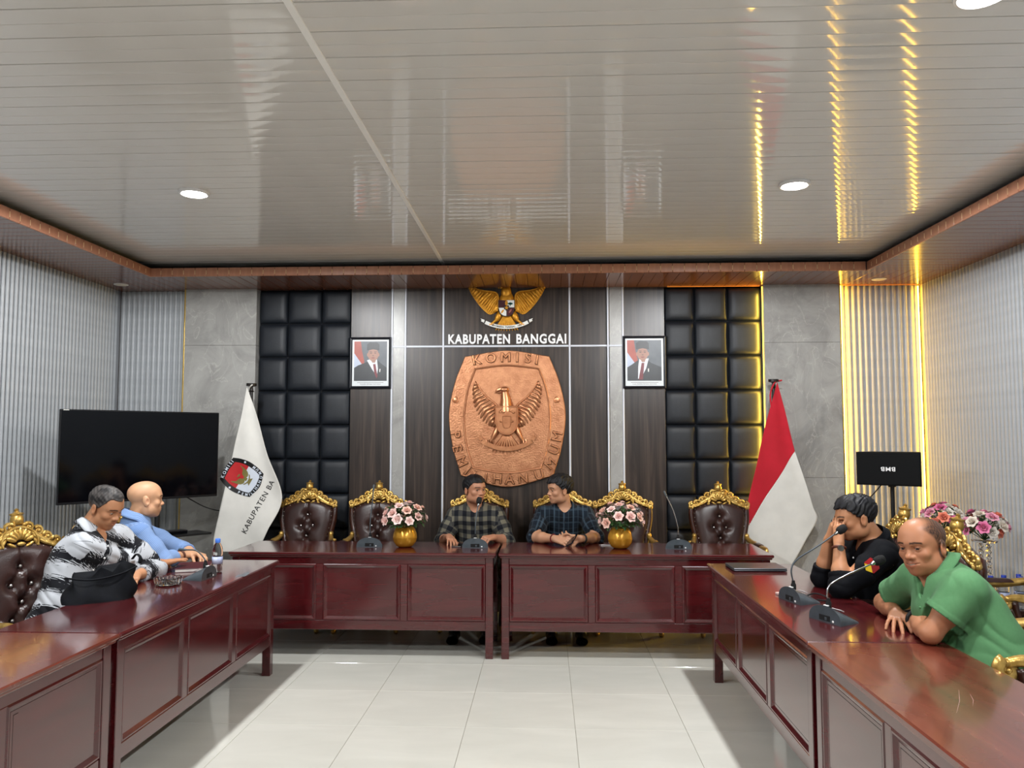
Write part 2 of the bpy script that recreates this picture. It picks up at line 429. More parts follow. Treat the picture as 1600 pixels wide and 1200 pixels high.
# black leather pads, three across
m_pad = noise_mat('black_leather', '14181e', '1a1f26', (14, 14, 14), 0.46, bump=.25, bscale=220, spec=0.45)
def pad_mesh(wd, hg):
    def fn(u, v):
        a, c = 2 * u - 1, 2 * v - 1
        e = (1 - abs(a) ** 7) * (1 - abs(c) ** 7)
        return (wd * (u - .5), .045 - .052 * max(0, e) ** .5, hg * (v - .5))
    us = [0, .02, .06, .13, .25, .5, .75, .87, .94, .98, 1]
    return MB().grid(lambda u, v: fn(us[round(u * 10)], us[round(v * 10)]), 10, 10).mesh('leather_pad', m_pad, smooth=True)
PH = 0.3185; zs = [SOF - PH * (k + 1) for k in range(9)] + [0.0]
m_gap = noise_mat('pad_backing', '0c0d10', '101114', (9, 9, 9), .8)
for x0, x1, ws in ((-2.707, -1.822, (.275, .325, .285)), (1.094, 1.985, (.278, .305, .308))):
    slab('pad_backing', x0, x1, YB + .045, m_gap)
    xc = x0
    for wd in ws:
        top = SOF
        for z in zs:
            if top - z > .08:
                link('leather_pad', pad_mesh(wd - .003, top - z - .003), wb, (xc + wd / 2, YB, (top + z) / 2))
            top = z
        xc += wd
# gold edge strips and warm LED strips hidden behind the proud marble
m_goldtrim = noise_mat('gold_anodised', 'c9a659', 'd8b86c', (4, 4, 20), .3, metal=.8)
for xc in (-3.392, 2.672): MB().box((xc - .006, MARB - .002, 0), (xc + .006, YB + .05, SOF), .002).build('gold_strip', m_goldtrim, wb)
def led(x0, x1, y0, y1, z0, z1, st, col='ffc23c', name='led_strip_or_glow'):
    m, nt, b = base_mat('warm_led_glow', col, .5, emis=col, estr=st)
    return MB().box((x0, y0, z0), (x1, y1, z1)).build(name, m, wb)
led(1.980, 1.9855, YB - .030, YB - .020, .1, SOF - .01, 5.0)
ld = bpy.data.lights.new('led_strip_lamp', 'AREA'); ld.shape = 'RECTANGLE'; ld.size = 2.8; ld.size_y = .012; ld.energy = 19.0; ld.color = (1.0, .62, .08)
lo = bpy.data.objects.new('led_strip_lamp', ld); COL.objects.link(lo); lo.location = (1.978, YB - .030, 1.5); lo.rotation_euler = (0, PI / 2, 0)
led(2.681, 2.687, YB - .045, YB - .005, .1, SOF - .01, 26.0)
led(XR - .027, XR - .022, YB - .004, YB + .012, .1, SOF - .01, 20.0)
led(1.12, 1.96, YB - .03, YB - .022, SOF - .006, SOF - .003, .4, 'ff9a3a')  # added glowing line, stands for soffit wood lit by the LEDs
led(2.70, XR - .02, YB - .03, YB - .022, SOF - .006, SOF - .003, .4, 'ff9a3a')  # same added glow for the lit soffit edge above the flutes
m_led_off = noise_mat('led_diffuser', 'd8c27e', 'e2cd8a', (5, 5, 20), .4)
MB().box((-3.408, YB - .02, .1), (-3.401, YB + .015, SOF - .01)).build('led_strip_or_glow', m_led_off, wb)

# ceiling downlights
m_rim = noise_mat('lamp_rim_white', 'd8d8d8', 'e4e4e4', (9, 9, 9), .4)
m_glow, _, _ = base_mat('lamp_diffuser', 'ffffff', .5, emis='fffaf2', estr=14.0)
lab = ['left ceiling downlight nearest the back wall, a glowing white disc', 'right ceiling downlight nearest the back wall, a glowing white disc']
i = 0
for yy in LIGHT_Y:
    for xx in LIGHT_X:
        l = lab[i] if i < 2 else ('glowing round ceiling downlight in the %s row, %s from the back wall' % ('left' if xx < 0 else 'right', {2.63: 'second', .61: 'third', -1.41: 'fourth'}[yy]))
        t = thing('ceiling_downlight', l, 'ceiling light', (xx, yy, CEIL), 0, 'ceiling downlights')
        MB().lathe([(.088, 0.004), (.092, -.008), (.088, -.018), (.078, -.021), (.076, -.016)], 32).build('lamp_rim', m_rim, t, True, 40)
        MB().lathe([(.076, -.012), (.070, -.0185), (.04, -.021), (0, -.022)], 32).build('diffuser', m_glow, t, True)
        i += 1
m_off = noise_mat('unlit_lamp_face', 'cfc6b4', 'dad2c0', (9, 9, 9), .5)
for xx, yy, l in ((-3.86, 6.87, 'unlit round downlight in the brown soffit, left back corner'), (2.93, 6.92, 'unlit round downlight in the brown soffit, right back corner')):
    t = thing('soffit_downlight', l, 'ceiling light', (xx, yy, SOF), 0, 'unlit soffit downlights')
    MB().lathe([(.060, .002), (.062, -.004), (.055, -.007)], 28).build('lamp_rim', m_rim, t, True, 40)
    MB().lathe([(.055, -.004), (.05, -.0075), (0, -.0085)], 28).build('lamp_face', m_off, t, True, 40)
# ------------------------------------------------------------------ the tables
def mahogany(name, c1, c2, c3, rough=.18):
    m, nt, b = base_mat(name, c1, rough, coat=.9, spec=.5)
    setin(b, 'Coat Roughness', .10)
    tc = N(nt, 'ShaderNodeTexCoord'); mp = N(nt, 'ShaderNodeMapping'); mp.inputs['Scale'].default_value = (2.2, 26, 16)
    n1 = N(nt, 'ShaderNodeTexNoise', Scale=1.0, Detail=7.0, Distortion=.7); r1 = ramp(nt, [(0.25, c1), (0.52, c2), (0.8, c3)])
    n2 = N(nt, 'ShaderNodeTexNoise', Scale=3.0, Detail=3.0); mr = N(nt, 'ShaderNodeMapRange'); mr.inputs[3].default_value = rough - .06; mr.inputs[4].default_value = rough + .10
    L = nt.links.new
    L(tc.outputs['Object'], mp.inputs[0]); L(mp.outputs[0], n1.inputs['Vector']); L(n1.outputs[0], r1.inputs[0]); L(r1.outputs[0], b.inputs['Base Color'])
    L(tc.outputs['Object'], n2.inputs['Vector']); L(n2.outputs[0], mr.inputs[0]); L(mr.outputs[0], b.inputs['Roughness'])
    return m
m_mah = mahogany('mahogany_lacquer', '3a0b0f', '470f13', '541317')
m_mah_top = mahogany('mahogany_top_lacquer', '3f1013', '4b1417', '581b1b', .2)
m_mah_old = mahogany('worn_brown_mahogany_top', '54241b', '632c21', '703527', .25)
TOPZ = 0.75
def table(label, L, W, loc, rz, top_mat):
    t = thing('meeting_table', label, 'table', loc, rz, 'mahogany meeting tables')
    h = L / 2; d = W / 2
    tb = MB(); tb.box((-h, -d, TOPZ - .022), (h, d, TOPZ), .006); tb.box((-h + .010, -d + .010, TOPZ - .036), (h - .010, d - .010, TOPZ - .020), .005)
    tb.build('tabletop', top_mat, t)
    lg = MB().box((-.0275, -.0275, 0), (.0275, .0275, TOPZ - .034), .003).mesh('leg', m_mah)
    px, py = h - .050, d - .052
    for sx in (-1, 1):
        for sy in (-1, 1): link('leg', lg, t, (sx * px, sy * py, 0))
    yf = -d + .030; x0, x1 = -px + .0275, px - .0275
    MB().box((x0, yf, .665), (x1, yf + .028, TOPZ - .035), .003).build('top_rail', m_mah, t)
    MB().box((x0, yf, .195), (x1, yf + .028, .262), .003).build('bottom_rail', m_mah, t)
    er = MB().box((-.012, -d + .08, .60), (.012, d - .08, TOPZ - .035), .003).mesh('end_rail', m_mah)
    for sx in (-1, 1): link('end_rail', er, t, (sx * px, 0, 0))
    st = .052; pw = (x1 - x0 - 2 * st) / 3
    sm = MB().box((-st / 2, yf, .260), (st / 2, yf + .028, .667), .003).mesh('stile', m_mah)
    for k in (1, 2): link('stile', sm, t, (x0 + pw * k + st * (k - .5), 0, 0))
    # a panel: sunk field, sloping moulding all round
    hw, z0, z1, mw = pw / 2, .262, .665, .034
    mb = MB()
    def rect(i, y): return [(-hw + i, y, z0 + i), (hw - i, y, z0 + i), (hw - i, y, z1 - i), (-hw + i, y, z1 - i)]
    rings = [rect(-.002, yf + .004), rect(.006, yf - .003), rect(.012, yf - .003), rect(mw, yf + .012), rect(mw + .006, yf + .012), rect(mw + .009, yf + .008), rect(mw + .012, yf + .008)]
    vs = [p for r_ in rings for p in r_]; fs = []
    for k in range(len(rings) - 1):
        for j in range(4): fs.append((k * 4 + j, k * 4 + (j + 1) % 4, (k + 1) * 4 + (j + 1) % 4, (k + 1) * 4 + j))
    mould = MB().add(vs, fs).mesh('moulding', m_mah)
    field = MB().box((-hw + mw - .004, yf + .008, z0 + mw - .004), (hw - mw + .004, yf + .022, z1 - mw + .004)).mesh('panel', m_mah)
    for k in range(3):
        p = link('panel', field, t, (x0 + pw * (k + .5) + st * k, 0, 0)); link('moulding', mould, p)
    return t
t_bl = table('back mahogany table on the left, under the two microphones near the white flag', 1.955, .61, (-1.3375, 5.965, 0), 0, m_mah_top)
t_br = table('back mahogany table on the right, in front of the man in navy plaid', 1.955, .61, (.6325, 5.965, 0), 0, m_mah_top)
t_l1 = table('left side mahogany table with the ashtray, black bag and notebook on it', 1.985, .575, (-2.0975, 4.3075, 0), PI / 2, m_mah_top)
t_l2 = table('near left mahogany table with a bare brown worn top, cut off by the picture edge', 1.985, .575, (-2.0975, 2.318, 0), PI / 2, m_mah_old)
t_r1 = table('right side mahogany table with two microphones and the closed laptop', 1.985, .56, (1.340, 4.2925, 0), -PI / 2, m_mah_top)
t_r2 = table('near right mahogany table with a bare scratched brown top', 1.985, .56, (1.340, 2.303, 0), -PI / 2, m_mah_old)
# worn grey-blue scuff on the edge of the left table
m_scuff = noise_mat('scuffed_lacquer', '4a4c50', '6d7176', (30, 30, 30), .5)
sc_poly = []
for k in range(18):
    a = 2 * PI * k / 18; rr = 1 + .25 * math.sin(3 * a + 1) + .15 * math.sin(5 * a)
    sc_poly.append((.085 * math.cos(a) * rr, .026 * math.sin(a) * rr))
MB().prism(sc_poly, .0006).build('scuff_mark', m_scuff, t_l1, loc=(.42, -.262, TOPZ))
m_scr = noise_mat('scratch', 'a08078', 'b09088', (30, 30, 30), .5)
for (a, b_) in (((-.40, .02), (-.18, -.10)), ((-.36, .035), (-.24, -.02)), ((-.2, .1), (-.1, .06))):
    MB().tube([(a[0], a[1], TOPZ), ((a[0] + b_[0]) / 2, (a[1] + b_[1]) / 2 + .006, TOPZ), (b_[0], b_[1], TOPZ)], [.0003, .0009, .0003], 4).build('scratch_mark', m_scr, t_r2)

# ------------------------------------------------------------------ emblems and lettering on the back wall
WALL = lambda cx, cz, y: TR(cx, y, cz) @ RX(PI / 2)      # local x right, y up, z out of the wall
def islands(me):
    import bmesh
    bm = bmesh.new(); bm.from_mesh(me); bm.verts.ensure_lookup_table(); seen = set(); out = []
    for v0 in bm.verts:
        if v0.index in seen: continue
        st = [v0]; seen.add(v0.index); comp = []
        while st:
            v = st.pop(); comp.append(v.index)
            for e in v.link_edges:
                o = e.other_vert(v)
                if o.index not in seen: seen.add(o.index); st.append(o)
        out.append(set(comp))
    bm.free(); return out
def letters(body, size, depth, mat, M, parent, name='letter', width=None, **kw):
    me = text_mesh(body, size, depth, **kw)
    if width:
        xs = [v.co.x for v in me.vertices]; x0, x1 = min(xs), max(xs); me.transform(SC(width / (x1 - x0), 1, 1) @ TR(-(x0 + x1) / 2, 0, 0))
    me.transform(M)
    V = [tuple(v.co) for v in me.vertices]; F_ = [tuple(p.vertices) for p in me.polygons]
    for comp in islands(me):
        ids = sorted(comp); mp = {a: i for i, a in enumerate(ids)}
        MB().add([V[i] for i in ids], [tuple(mp[i] for i in f) for f in F_ if f[0] in comp]).build(name, mat, parent)
    bpy.data.meshes.remove(me)

m_letterw = noise_mat('white_acrylic_letter', 'e6e6e6', 'f2f2f2', (6, 6, 6), .35)
wlg = thing('wall_lettering', 'white raised block capitals KABUPATEN BANGGAI on the dark wood board', 'sign', (-.366, YB, 2.487))
letters('KABUPATEN', .121, .012, m_letterw, TR(-.2515, -.008, 0) @ RX(PI / 2), wlg, width=.575, bold=.0035, spacing=1.12)
letters('BANGGAI', .121, .012, m_letterw, TR(.326, -.008, 0) @ RX(PI / 2), wlg, width=.462, bold=.0035, spacing=1.12)

m_gold = noise_mat('gold_paint', 'b5791c', 'd89a2e', (30, 30, 30), .38, metal=.55, bump=.2, bscale=90)
m_maroon = noise_mat('maroon_enamel', '3a0d14', '46121a', (9, 9, 9), .3)
m_wenam = noise_mat('white_enamel', 'dcdcd6', 'e8e8e2', (9, 9, 9), .3)
m_black = noise_mat('black_enamel', '0c0c0d', '141415', (9, 9, 9), .35)
m_greenen = noise_mat('green_enamel', '17625a', '1d6f66', (9, 9, 9), .35)
def wing_parts(lead, trail, n, wid, z, mb, mir=1, curve=.0):
    """Feathers running from the leading edge to the trailing edge, each a tapered flat blade."""
    A = spline(lead, n - 1); B = spline(trail, n - 1)
    for i in range(n):
        a, b_ = A[i], B[i]; mid = (a + b_) / 2 + Vector((curve * (b_ - a).y, -curve * (b_ - a).x, 0))
        pts = [Vector((a.x * mir, a.y, z * .6)), Vector(((a.x * .65 + mid.x * .35) * mir, a.y * .65 + mid.y * .35, z)), Vector((mid.x * mir, mid.y, z * .95)), Vector(((mid.x * .35 + b_.x * .65) * mir, mid.y * .35 + b_.y * .65, z * .7)), Vector((b_.x * mir, b_.y, z * .3))]
        w_ = wid * (1 + .25 * math.sin(i * 1.7))
        # flat blade: an elliptical tube squashed towards the wall
        v = []; f = []
        rr = [w_ * .6, w_ * 1.0, w_ * 1.05, w_ * .8, w_ * .12]
        for k, p in enumerate(pts):
            t = (pts[min(k + 1, 4)] - pts[max(k - 1, 0)]); t.z = 0; t.normalize(); s_ = Vector((-t.y, t.x, 0))
            for j in range(6):
                an = 2 * PI * j / 6; q = p + s_ * math.cos(an) * rr[k] + Vector((0, 0, math.sin(an) * max(.004, rr[k] * .5))); v.append(tuple(q))
        for k in range(4):
            for j in range(6): f.append((k * 6 + j, k * 6 + (j + 1) % 6, (k + 1) * 6 + (j + 1) % 6, (k + 1) * 6 + j))
        f.append((5, 4, 3, 2, 1, 0)); f.append(tuple(24 + j for j in range(6)))
        mb.add(v, f)
    # leading edge roll
    mb.tube([Vector((p.x * mir, p.y, z * .9)) for p in A], [wid * 1.1 * (1 - .7 * i / (n - 1)) for i in range(n)], 6)
def zp(pts, cx, cy, s): return [((x - cx) * s, (cy - y) * s, 0) for x, y in pts]
def shield_poly(wd, hg, n=10):
    """Heraldic shield outline, flat top, centred at the top edge."""
    r = [(wd, 0)]
    for k in range(n + 1):
        t = k / n; r.append((wd * math.cos(t * PI / 2) ** .75, -hg * .42 - hg * .58 * math.sin(t * PI / 2)))
    l = [(-x, y) for x, y in reversed(r[:-1])]
    return r + l
def clip_poly(poly, axis, c, keep_less):
    out = []; n = len(poly)
    for i in range(n):
        a, b_ = poly[i], poly[(i + 1) % n]; ina = (a[axis] <= c) == keep_less; inb = (b_[axis] <= c) == keep_less
        if ina: out.append(a)
        if ina != inb:
            t = (c - a[axis]) / (b_[axis] - a[axis]); out.append((a[0] + (b_[0] - a[0]) * t, a[1] + (b_[1] - a[1]) * t))
    return out
def star_poly(r, n=5, k=.42): return [((r if i % 2 == 0 else r * k) * math.sin(PI * i / n), (r if i % 2 == 0 else r * k) * math.cos(PI * i / n)) for i in range(2 * n)]
def ribbon_mesh(cx, cy, rad, a0, a1, hw, z, thick, n=20):
    mb = MB()
    def fn(u, v):
        a = a0 + (a1 - a0) * u; r = rad + (v - .5) * 2 * hw; return (cx + r * math.sin(a), cy - r * math.cos(a), z)
    mb.grid(fn, n, 1); o = len(mb.v)
    def fn2(u, v):
        p = fn(u, v); return (p[0], p[1], z - thick)
    mb.grid(fn2, n, 1)
    for k in range(n):
        mb.f.append((k, k + 1, o + k + 1, o + k)); mb.f.append((n + 1 + k, n + 2 + k, o + n + 2 + k, o + n + 1 + k)); mb.m += [0, 0]
    return mb
# gold emblem
s10 = .000586
ge = thing('national_emblem', 'golden eagle emblem with shield and ribbon above the KABUPATEN BANGGAI lettering', 'emblem', (-.360, YB - .001, 2.79)); ge.rotation_euler = (PI / 2, 0, 0)
Z10 = lambda pts: zp(pts, 785, 520, s10)
leadw = Z10([(645, 560), (650, 400), (630, 310), (560, 278), (420, 262), (290, 225), (200, 170), (160, 128)])
trailw = Z10([(610, 600), (520, 640), (440, 590), (360, 510), (290, 420), (225, 320), (175, 220), (162, 140)])
for mir in (1, -1):
    mb = MB(); wing_parts(leadw, trailw, 19, .0115, .026, mb, mir)
    base = spline(leadw, 24) + list(reversed(spline(trailw, 24)))
    poly = [(p.x * mir * .995, p.y) for p in base]
    if mir < 0: poly.reverse()
    mb.prism(poly, .014)
    mb.build('wing', m_gold, ge, True, 40)
mb = MB()   # body, thighs, neck and head
mb.ball((0, .03, .02), (.072, .135, .035), 14, 10); mb.ball((-.005, .135, .022), (.050, .075, .032), 12, 8)
for sx in (-1, 1):
    mb.ball((sx * .075, -.085, .018), (.030, .060, .022), 10, 6, R=Matrix.Rotation(sx * .5, 3, 'Z'))
    mb.tube([(sx * .095, -.12, .02), (sx * .135, -.155, .028), (sx * .15, -.165, .028)], [.014, .011, .010], 6)
    for k in range(3): mb.tube([(sx * (.125 + .016 * k), -.150, .028), (sx * (.120 + .018 * k), -.170, .034), (sx * (.120 + .018 * k), -.182, .028)], [.007, .006, .002], 5)
mb.build('body', m_gold, ge, True, 50)
mb = MB(); mb.ball((-.012, .195, .024), (.036, .032, .026), 12, 8); mb.tube([(-.035, .198, .026), (-.062, .192, .026), (-.074, .182, .026), (-.076, .170, .026)], [.016, .012, .008, .002], 7)
mb.tube([(-.03, .183, .026), (-.052, .176, .026), (-.062, .168, .024)], [.008, .006, .002], 6); mb.tube([(.015, .205, .022), (.034, .216, .02), (.042, .225, .018)], [.012, .008, .002], 6)
mb.build('head', m_gold, ge, True, 50)
mb = MB()
for k in range(9):
    a = (k - 4) * .115; mb.tube([(math.sin(a) * .06, -.08, .008), (math.sin(a) * .16, -.16, .012), (math.sin(a) * .235, -.225 + abs(k - 4) * .002, .006)], [.010, .014, .003], 6)
mb.build('tail', m_gold, ge, True, 50)
sh = MB().prism([(x, y + .060) for x, y in shield_poly(.078, .155)], .052, top_inset=.002).build('shield', m_black, ge)
inner = [(x, y + .056) for x, y in shield_poly(.071, .145)]; hy = -.012
for (ax, cx_, kx), (ay, cy_, ky), mt in ((((0, -.002, True)), (1, hy + .002, False), m_maroon), ((0, .002, False), (1, hy + .002, False), m_wenam), ((0, -.002, True), (1, hy - .002, True), m_wenam), ((0, .002, False), (1, hy - .002, True), m_maroon)):
    q = clip_poly(clip_poly(inner, ax, cx_, kx), ay, cy_, ky); MB().prism(q, .054).build('shield_quarter', mt, sh)
MB().prism([(x * 1.0, y + hy - .002) for x, y in [(-.024, .022), (.024, .022), (.024, -.01), (0, -.03), (-.024, -.01)]], .056).build('shield_centre', m_black, sh)
MB().prism([(x, y + hy - .002) for x, y in star_poly(.022)], .059).build('star', m_gold, sh)
mb = MB(); mb.cm = 0
for dx, dy, r in ((.034, .028, .013), (.046, .024, .012), (.022, .024, .012), (.034, .020, .012)): mb.prism([(dx + r * math.cos(2 * PI * k / 10), dy + r * .7 * math.sin(2 * PI * k / 10)) for k in range(10)], .0555)
mb.box((.031, .0, .05), (.037, .02, .0555)); mb.build('banyan_tree', m_greenen, sh)
MB().prism([(-.038 + .018 * math.cos(2 * PI * k / 12) * .55 + .010 * math.sin(2 * PI * k / 12), -.048 + .018 * math.sin(2 * PI * k / 12)) for k in range(12)], .0555).build('rice_cotton', m_gold, sh)
MB().prism([(.034 + .018 * math.cos(2 * PI * k / 12) * .5 + .010 * math.sin(2 * PI * k / 12), -.044 + .018 * math.sin(2 * PI * k / 12)) for k in range(12)], .0555).build('chain_loop', noise_mat('dull_gold', '8a4a48', '9a5a50', (9, 9, 9), .4), sh)
RB = (0, .245, .437)
rbn = ribbon_mesh(RB[0], RB[1], RB[2], -.47, .47, .0155, .036, .012).build('ribbon', m_wenam, ge)
for sx in (-1, 1):
    MB().prism([(sx * x, y) for x, y in ([(.205, -.122), (.212, -.148), (.240, -.131), (.232, -.122), (.243, -.108)][::sx])], .030).build('ribbon_end', m_wenam, rbn)
m_ink = noise_mat('ink', '101010', '161616', (9, 9, 9), .6)
def arc_text(body, cx, cy, rad, span, size, z, mat, parent, M=None, bold=0.0, name='letter', depth=.002, flip=False):
    n = len(body)
    for i, ch in enumerate(body):
        if ch == ' ': continue
        a = -span + 2 * span * i / (n - 1)
        T = TR(cx + rad * math.sin(a), cy - rad * math.cos(a), z) @ RZ(a)
        me = text_mesh(ch, size, depth, bold); me.transform(T if M is None else M @ T); me.materials.append(mat); link(name, me, parent)
arc_text('BHINNEKA TUNGGAL IKA', RB[0], RB[1], RB[2], .30, .021, .0365, m_ink, rbn, bold=.0006)

# copper commission emblem
m_cop = noise_mat('hammered_copper', 'a8704f', 'c48c66', (16, 16, 16), .36, metal=.7, bump=.9, bscale=70, rvar=.06)
m_cop2 = noise_mat('copper_relief', 'b07450', 'cc9068', (16, 16, 16), .28, metal=.75, bump=.3, bscale=120)
m_cop3 = noise_mat('copper_shade_line', '4a2a1c', '5c3826', (16, 16, 16), .45, metal=.6)  # dark tone for the shade lines painted round the raised letters
s5 = .001124
ce = thing('copper_emblem', 'large hammered copper shield-shaped emblem with eagle and KOMISI PEMILIHAN UMUM letters', 'emblem', (-.357, YB - .001, 1.757)); ce.rotation_euler = (PI / 2, 0, 0)
Z5 = lambda pts: zp(pts, 482, 592, s5)
def barrel(tl, tm, rm, br, bm):
    """Outline from half data, mirrored; returns ordered 2D points."""
    cx = 482
    top = spline([(2 * cx - tl[0], tl[1], 0), (cx, tm, 0), (tl[0], tl[1], 0)], 16)
    right = spline([(tl[0], tl[1], 0), ((tl[0] + rm[0]) / 2 + 18, (tl[1] + rm[1]) / 2 - 20, 0), (rm[0], rm[1], 0), ((br[0] + rm[0]) / 2 + 18, (br[1] + rm[1]) / 2 + 20, 0), (br[0], br[1], 0)], 24)
    bot = spline([(br[0], br[1], 0), (cx, bm, 0), (2 * cx - br[0], br[1], 0)], 16)
    left = [Vector((2 * cx - p.x, p.y, 0)) for p in reversed(right)]
    return [((p.x - cx) * s5, (592 - p.y) * s5) for p in top[:-1] + right[:-1] + bot[:-1] + left[:-1]]
outer = barrel((830, 85), 36, (960, 560), (858, 1060), 1152)
innr = barrel((745, 185), 158, (836, 590), (758, 1000), 1040)
n = len(outer); mb = MB()
rings = [([(x, y) for x, y in outer], 0), (outer, .030), ([(x * .988, y * .99) for x, y in outer], .040), ([(x * 1.015, y * 1.012) for x, y in innr], .040), (innr, .046), ([(x * .985, y * .987) for x, y in innr], .044), ([(x * .972, y * .976) for x, y in innr], .026)]
vs = [(x, y, z) for r_, z in rings for x, y in r_]; fs = []
for k in range(len(rings) - 1):
    for j in range(n): fs.append((k * n + j, k * n + (j + 1) % n, (k + 1) * n + (j + 1) % n, (k + 1) * n + j))
mb.add(vs, [tuple(reversed(f)) for f in fs]); mb.build('border', m_cop, ce, True, 30)
MB().prism([(x * .978, y * .98) for x, y in reversed(innr)], .027).build('field', m_cop, ce)
pos = [('K', 232, 118, 9), ('O', 350, 104, 4), ('M', 472, 97, 0), ('I', 566, 99, -2), ('S', 655, 106, -5), ('I', 728, 120, -9),
       ('P', 60, 728, -80), ('E', 74, 838, -76), ('M', 112, 945, -66), ('I', 160, 1020, -40), ('L', 225, 1066, -14), ('I', 310, 1080, -8), ('H', 405, 1088, -3), ('A', 505, 1091, 0), ('N', 615, 1082, 5), ('U', 745, 1055, 16), ('M', 838, 962, 48), ('U', 872, 850, 68), ('M', 893, 742, 78)]
for ch, x, y, a in pos:
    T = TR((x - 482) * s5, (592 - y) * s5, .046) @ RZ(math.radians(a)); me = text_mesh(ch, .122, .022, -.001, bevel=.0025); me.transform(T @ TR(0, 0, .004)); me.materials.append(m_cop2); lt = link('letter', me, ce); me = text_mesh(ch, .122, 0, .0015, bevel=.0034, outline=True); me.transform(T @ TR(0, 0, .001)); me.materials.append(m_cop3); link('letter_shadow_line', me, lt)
for x in (62, 888):
    MB().lathe([(.030, -.004), (.031, .008), (.025, .010), (.021, .004), (.012, .006), (0, .008)], 20, TR((x - 482) * s5, (592 - 442) * s5, .041)).build('boss', m_cop2, ce, True, 40)
leadc = Z5([(385, 640), (400, 560), (405, 500), (370, 460), (320, 420), (275, 370), (245, 320), (232, 290)])
trailc = Z5([(375, 672), (330, 672), (275, 640), (235, 585), (208, 520), (196, 450), (200, 380), (226, 300)])
for mir in (1, -1):
    mb = MB(); wing_parts(leadc, trailc, 15, .0115, .040, mb, mir, curve=.16)
    mb.build('wing', m_cop2, ce, True, 50)
mb = MB(); mb.ball((-.002, .085, .035), (.066, .10, .03), 12, 8)
mb.tube([(-.008, .06, .035), (-.010, .17, .04), (-.02, .24, .042)], [.066, .050, .034], 12)
for k in range(5): mb.tube([(-.058 + k * .002, .10 + k * .026, .05), (-.01, .088 + k * .026, .088 - k * .006), (.046 - k * .004, .10 + k * .026, .05)], .006, 5)
mb.build('body', m_cop2, ce, True, 50)
mb = MB(); mb.ball((-.025, .262, .042), (.044, .030, .028), 12, 8); mb.tube([(-.05, .268, .044), (-.085, .258, .044), (-.1, .24, .042), (-.104, .225, .04)], [.018, .013, .009, .002], 7); mb.tube([(-.045, .248, .044), (-.08, .232, .042), (-.088, .222, .04)], [.010, .007, .002], 6)
mb.build('head', m_cop2, ce, True, 50)
spo = [(x, y + .105) for x, y in shield_poly(.104, .262)]
MB().prism(spo, .088, top_inset=.006).build('shield', m_cop2, ce)
mb = MB(); pts = [Vector((x * .96, (y + .026) * .96 - .022, .088)) for x, y in spo]; mb.tube(pts + [pts[0]], .0075, 6)
sp2 = [Vector((x * .38, (y - .105) * .42 + .018, .090)) for x, y in spo]; mb.tube(sp2 + [sp2[0]], .006, 6); mb.prism([(x - .001, y - .03) for x, y in star_poly(.024)], .096)
for dx, dy in ((-.06, .055), (-.045, .068), (-.03, .055), (.05, .06), (.062, .05), (.03, .066), (-.05, -.03), (.05, -.03)): mb.ball((dx, dy, .087), (.016, .012, .009), 8, 5)
mb.build('shield_relief', m_cop2, ce, True, 50)
mb = MB()
for sx in (-1, 1):
    mb.tube([(sx * .085, -.09, .03), (sx * .105, -.135, .045), (sx * .13, -.185, .05), (sx * .15, -.215, .05)], [.030, .026, .018, .012], 8)
    for k in range(3): mb.tube([(sx * (.13 + .02 * k), -.195, .052), (sx * (.128 + .024 * k), -.225, .056), (sx * (.125 + .026 * k), -.245, .04)], [.009, .008, .003], 5)
for k in range(9):
    a = (k - 4) * .13; mb.tube([(math.sin(a) * .05, -.15, .03), (math.sin(a) * .18, -.24, .036), (math.sin(a) * .27, -.332 + abs(k - 4) * .006, .03)], [.010, .014, .003], 6)
mb.build('tail', m_cop2, ce, True, 50)
ribbon_mesh(0, .11, .39, -.62, .62, .020, .062, .03).build('ribbon', m_cop2, ce)
mb = MB()
for sx in (-1, 1): mb.prism([(sx * x, y) for x, y in ([(.215, -.195), (.245, -.212), (.27, -.165), (.252, -.172), (.246, -.15)][::sx])], .055)
mb.build('ribbon_ends', m_cop2, ce)

